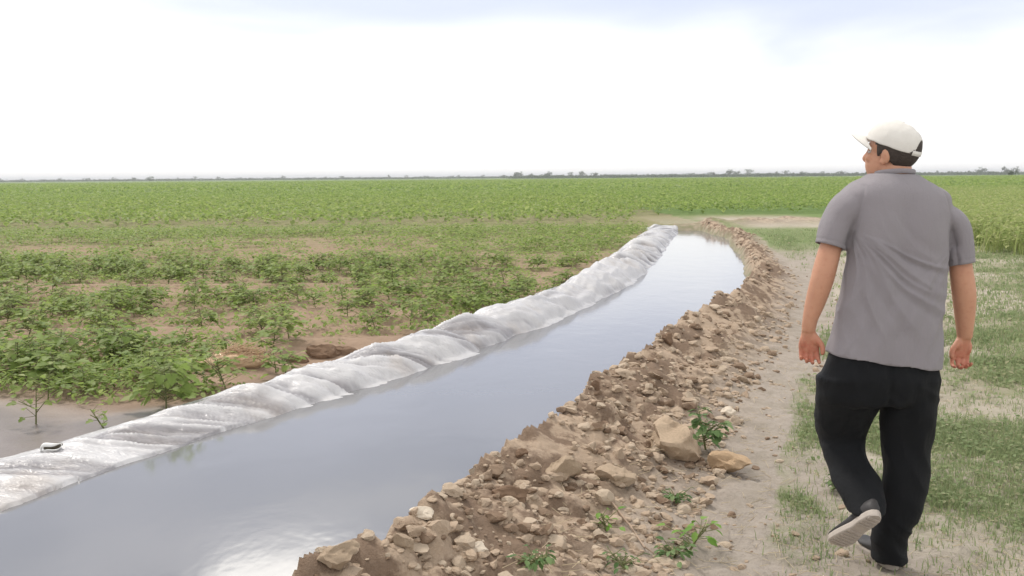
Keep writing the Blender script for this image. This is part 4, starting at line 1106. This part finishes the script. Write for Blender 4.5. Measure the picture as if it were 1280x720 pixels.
# ---- t-shirt
bm = bmesh.new()
tube(bm, [M(c, y, d) for y, c, h, r, d in TOR], [(h * PX, r) for y, c, h, r, d in TOR], 64, 48, True, 2.35, rounded=False)
LS = [M(1084, 254, .075), M(1063, 257, .07), M(1047, 279, .068), M(1037.5, 309, .062)]
RS = [M(1156, 260, .075), M(1177, 271, .065), M(1194, 286, .06), M(1201, 331, .048)]
tube(bm, LS, [(.058, .075), (.064, .079), (.060, .075), (.0565, .072)], 30, 28, rounded=False)
tube(bm, RS, [(.058, .075), (.060, .078), (.054, .072), (.0525, .068)], 30, 28, rounded=False)
sh = remesh(bm, 0.0055, 9, 't_shirt')
v = coords(sh); n = normals(sh)
sx = (v[:, 0] - M(1118, 300, 0.05)[0]) / PX; sz = v[:, 2] / PX          # body centred pixels: x right, z up from the ground
back = sstep(0.0, -0.6, n[:, 1]) * 0.7 + 0.3
def streak(ang, fx, fz, seed, k=1.0):
    a_ = math.radians(ang); u_ = sx * math.cos(a_) + sz * math.sin(a_); w_ = -sx * math.sin(a_) + sz * math.cos(a_)
    q = noise3(w_ * fx, u_ * fz, v[:, 1] * 2, seed); return (1 - np.abs(q) * 2.4) ** 1 * k
d = np.zeros(len(v))
# creases fanning from the left armpit down to the hem
def fan(ax, az, amp, seed, freq, inner, outer, a0, a1):
    dx_, dz_ = sx - ax, sz - az; r_ = np.hypot(dx_, dz_); th = np.degrees(np.arctan2(dx_, -dz_))
    q = noise3(th / freq + 0.6 * np.sin(r_ / 40), r_ / 130, v[:, 1] * 3, seed)
    return amp * (0.5 - np.abs(q) * 1.9) * sstep(inner, inner + 25, r_) * sstep(outer, outer * 0.45, r_) * sstep(a0 - 12, a0 + 4, th) * sstep(a1 + 12, a1 - 4, th)
d += fan(-58, 418, 0.016, 31, 9.0, 4, 190, -18, 62) + fan(66, 408, 0.009, 33, 10.0, 4, 130, -40, 18)
d += fan(-40, 470, 0.006, 35, 13, 25, 260, -10, 40)
low = sstep(390, 300, sz)
a_ = 62; d += 0.011 * low * streak(-118, 0.045, 0.007, 37, 0.6) + 0.007 * streak(-104, 0.07, 0.012, 38, 0.6) * low
d += 0.008 * noise3(sx * .018, sz * .014, v[:, 1] * 3, 39) + 0.003 * noise3(sx * .06, sz * .03, v[:, 1] * 6, 40)
# shoulder blades and the hollow of the spine
d += -0.010 * np.exp(-(sx / 12) ** 2) * sstep(240, 300, sz) * sstep(470, 430, sz) * back
d += 0.012 * (np.exp(-((sx + 32) / 24) ** 2 - ((sz - 425) / 40) ** 2) + np.exp(-((sx - 34) / 24) ** 2 - ((sz - 425) / 40) ** 2)) * back
# the armhole seams
for A, B in ((M(1072, 232, .08), M(1058, 304, .05)), (M(1168, 232, .08), M(1187, 306, .05))):
    t_ = np.clip(((v[:, [0, 2]] - A[[0, 2]]) @ (B - A)[[0, 2]]) / ((B - A)[[0, 2]] @ (B - A)[[0, 2]]), 0, 1)
    dist = np.linalg.norm(v[:, [0, 2]] - (A[[0, 2]] + t_[:, None] * (B - A)[[0, 2]]), axis=1)
    d -= (0.004 * np.exp(-(dist / 0.006) ** 2) + 0.008 * np.exp(-(dist / 0.018) ** 2) * sstep(.35, 1, t_))
for S_ in (LS, RS):                                                    # stitched sleeve hems
    ax_ = (S_[3] - S_[2]) / np.linalg.norm(S_[3] - S_[2]); tt = (v - S_[3]) @ ax_; mm = np.linalg.norm((v - S_[3]) - np.outer(tt, ax_), axis=1) < 0.085
    d -= 0.0022 * np.exp(-((tt + 0.022) / 0.003) ** 2) * mm
v2 = v + n * d[:, None]; setco(sh, v2)
h0, h1 = M(1033, 440, .03), M(1176, 459, .03)
def hem_z(x): return h0[2] + (h1[2] - h0[2]) * (x - h0[0]) / (h1[0] - h0[0])
aL = (LS[3] - LS[2]) / np.linalg.norm(LS[3] - LS[2]); aR = (RS[3] - RS[2]) / np.linalg.norm(RS[3] - RS[2])
def shirt_cut(c, nn):
    c = np.array(c)
    if c[2] < hem_z(c[0]): return True
    for S_, ax_ in ((LS, aL), (RS, aR)):
        q = c - S_[3]; t_ = q @ ax_
        if not (c[0] < M(1051.5, 300, .06)[0] or c[0] > M(1187.5, 320, .05)[0]): continue
        if -0.006 < t_ < 0.045 and np.linalg.norm(q - t_ * ax_) < 0.10: return True
    return False
cut_faces(sh, shirt_cut)
# draw the cut edges out straight
bm = bmesh.new(); bm.from_mesh(sh)
for q in bm.verts:
    if not q.is_boundary: continue
    c = np.array(q.co)
    if c[2] < hem_z(c[0]) + 0.03: q.co.z = hem_z(c[0]) + 0.003 * math.sin(c[0] * 38)
    else:
        for S_, ax_ in ((LS, aL), (RS, aR)):
            w_ = c - S_[3]; t_ = w_ @ ax_
            if abs(t_) < 0.03 and np.linalg.norm(w_ - t_ * ax_) < 0.09: q.co = Vector(c - ax_ * (t_ + 0.004))
bm.to_mesh(sh); bm.free()
so_ = mlink('t_shirt', sh, shirt_m); md = so_.modifiers.new('thick', 'SOLIDIFY'); md.thickness = 0.004; md.offset = -1
bm = bmesh.new(); ring = []                                            # neck band
pts = [M(1118, 217.5, .09) + np.array([0.074 * math.cos(a_), 0.072 * math.sin(a_) - 0.002, 0.002 - 0.010 * math.sin(a_)]) for a_ in np.linspace(0, 2 * math.pi, 41)]
tube(bm, pts, [(.0045, .010)] * 41, 82, 10, up=(0, 0, 1)); child_of('collar', bm, shirt_m, so_)

# ---- trousers
bm = bmesh.new()
PEL = [(432, 1103, 62, .122, .035), (455, 1101, 67, .132, .033), (472, 1099, 72, .138, .03), (492, 1097, 72, .132, .035), (500, 1096.5, 70, .125, .04)]
tube(bm, [M(c, y, d_) for y, c, h, r, d_ in PEL], [(h * PX, r) for y, c, h, r, d_ in PEL], 20, 40, True, 2.4, rounded=False)
tube(bm, [M(c, y, d_) for y, c, h, r, d_ in RL], [(h * PX, r) for y, c, h, r, d_ in RL], 44, 32, True, 2.2, rounded=False)
tube(bm, [M(c, y, d_) for y, c, h, r, d_ in LL], [(h * PX, r) for y, c, h, r, d_ in LL], 44, 32, True, 2.2, rounded=False)
tro = remesh(bm, 0.0065, 5, 'trousers')
v = coords(tro); n = normals(tro); zpx = v[:, 2] / PX; xpx = (v[:, 0] - M(1100, 500, 0)[0]) / PX
d = 0.017 * (0.4 - np.abs(noise3(xpx * .035 + zpx * .008, zpx * .016, v[:, 1] * 6, 61))) + 0.005 * noise3(xpx * .07, zpx * .04, v[:, 1] * 12, 62)
d += 0.012 * (0.35 - np.abs(noise3(zpx * .055 + xpx * 0.03, xpx * .02, v[:, 1] * 4, 63))) * sstep(95, 20, zpx)           # stacked folds above the hems
d += 0.012 * (0.35 - np.abs(noise3(zpx * .045 - xpx * 0.03, xpx * .015, v[:, 1] * 4, 64))) * np.exp(-((zpx - 155) / 28) ** 2) * (xpx < -15)   # behind the bent knee
d += 0.010 * (0.4 - np.abs(noise3((zpx + np.abs(xpx) * .8) * .05, xpx * .02, v[:, 1] * 3, 65))) * np.exp(-((zpx - 208) / 26) ** 2)
d -= 0.008 * np.exp(-(xpx / 4.0) ** 2) * sstep(195, 215, zpx) * (n[:, 1] < 0)
setco(tro, v + n * d[:, None])
lk = M(1083, 640, -.155)
def tro_cut(c, nn):
    return nn[2] < -0.55 and (c[2] < 0.045 or (abs(c[0] - lk[0]) < 0.09 and c[2] < lk[2] + 0.03 and c[1] < YM - 0.06))
cut_faces(tro, tro_cut)
to = mlink('trousers', tro, trouser_m); md = to.modifiers.new('thick', 'SOLIDIFY'); md.thickness = 0.003; md.offset = -1

# ---- shoes
def outline(t):                                                       # half widths of a sole along its length 0..1
    return np.interp(t, [0, .03, .10, .25, .42, .60, .74, .86, .94, .985, 1.0], [0.004, .020, .030, .034, .031, .041, .047, .043, .032, .016, .004])
def shoe(pos, R, trim=True):
    L = 0.285; y0 = -0.075
    def w_(x, y, z): return np.array(R @ Vector((x, y, z))) + pos
    bm = bmesh.new(); rows = []
    for k in range(33):
        t_ = 0.5 - 0.5 * math.cos(math.pi * k / 32); hw = outline(t_); y_ = y0 + t_ * L; toe = 0.020 * max(0, (t_ - .72) / .28) ** 2
        rows.append([bm.verts.new(w_(x, y_, z + toe)) for x, z in ((-hw, 0.004), (-hw * .9, 0), (hw * .9, 0), (hw, 0.004), (hw * 1.02, .020), (hw * .96, .027), (-hw * .96, .027), (-hw * 1.02, .020))])
    for k in range(32):
        for j in range(8): bm.faces.new((rows[k][j], rows[k][(j + 1) % 8], rows[k + 1][(j + 1) % 8], rows[k + 1][j]))
    bm.faces.new(rows[0]); bm.faces.new(rows[32][::-1])
    # tread bars
    for t_ in np.linspace(.10, .90, 13):
        hw = outline(t_) * .82; y_ = y0 + t_ * L; toe = 0.020 * max(0, (t_ - .72) / .28) ** 2
        if .36 < t_ < .5: continue
        q = bmesh.ops.create_cube(bm, size=1)['verts']
        for v_ in q: v_.co = Vector(w_(v_.co[0] * 2 * hw, y_ + v_.co[1] * 0.010, -0.0015 + v_.co[2] * 0.004 + toe))
    bs = bm
    bm = bmesh.new(); N_ = 30; rings = []
    for k in range(N_):
        t_ = 0.015 + 0.975 * k / (N_ - 1); hw = outline(t_) * .97; y_ = y0 + t_ * L; toe = 0.018 * max(0, (t_ - .72) / .28) ** 2
        top = np.interp(t_, [0, .06, .2, .36, .5, .68, .85, .96, 1], [.070, .088, .092, .088, .074, .058, .048, .036, .026]) + toe
        ring = []
        for j in range(20):
            a_ = 2 * math.pi * j / 20; c, s = math.cos(a_), math.sin(a_)
            zz = 0.020 + toe + (top - 0.020 - toe) * (0.5 + 0.5 * s); wx = hw * math.copysign(abs(c) ** .6, c) * (1 if s < 0 else (1 - 0.42 * s * (1 if t_ < .6 else .8)))
            ring.append(bm.verts.new(w_(wx, y_, zz)))
        rings.append(ring)
    for k in range(N_ - 1):
        for j in range(20): bm.faces.new((rings[k][j], rings[k][(j + 1) % 20], rings[k + 1][(j + 1) % 20], rings[k + 1][j]))
    bm.faces.new(rings[0]); bm.faces.new(rings[-1][::-1])
    me = bpy.data.meshes.new('shoe'); bmesh.ops.recalc_face_normals(bm, faces=bm.faces); bm.to_mesh(me); bm.free()
    for pl in me.polygons: pl.use_smooth = True
    o = mlink('shoe', me, shoe_m)
    so2 = child_of('sole', bs, sole_m, o)
    for pl in so2.data.polygons: pl.use_smooth = False
    if not trim: return o
    bm = bmesh.new(); tube(bm, [w_(-.030, y0 + .03, .045), w_(-.012, y0 + .004, .047), w_(.012, y0 + .004, .047), w_(.030, y0 + .03, .045)], [(.003, .006)] * 4, 14, 8, up=tuple(R @ Vector((0, 0, 1))))
    child_of('heel_trim', bm, trim_m, o)
    return o
gz_ = land_z(gx0[0], YM)[0]
shoe(np.array([M(1112, 695)[0], YM + 0.035, gz_ + 0.003]), Matrix.Rotation(math.radians(7), 3, 'Z'))
heel, toe_ = M(1097, 646, -.255), M(1047, 681, -.10)
ty_ = Vector(toe_ - heel).normalized(); nz_ = Vector((-0.10, 0.97, 0.05)); nz_ = (nz_ - ty_ * nz_.dot(ty_)).normalized(); tx_v = ty_.cross(nz_)
Rm = Matrix((tx_v, ty_, nz_)).transposed()
shoe(heel + np.array(ty_) * 0.070, Rm, False)

# ------------------------------------------------------------------ the hazy air over the fields
hz, nt, out = new_mat('hazy_air')
pv = nt.nodes.new('ShaderNodeVolumePrincipled'); pv.inputs['Color'].default_value = (0.93, 0.95, 0.98, 1); pv.inputs['Density'].default_value = 0.00032
pv.inputs['Anisotropy'].default_value = 0.2
nt.links.new(pv.outputs[0], out.inputs['Volume'])
bm = bmesh.new(); bmesh.ops.create_cube(bm, size=1)
for v in bm.verts: v.co = Vector((v.co.x * 24000, v.co.y * 20000, v.co.z * 23 + 8.5))
me = bpy.data.meshes.new('haze'); bm.to_mesh(me); bm.free()
link('haze', me, hz)['kind'] = 'stuff'
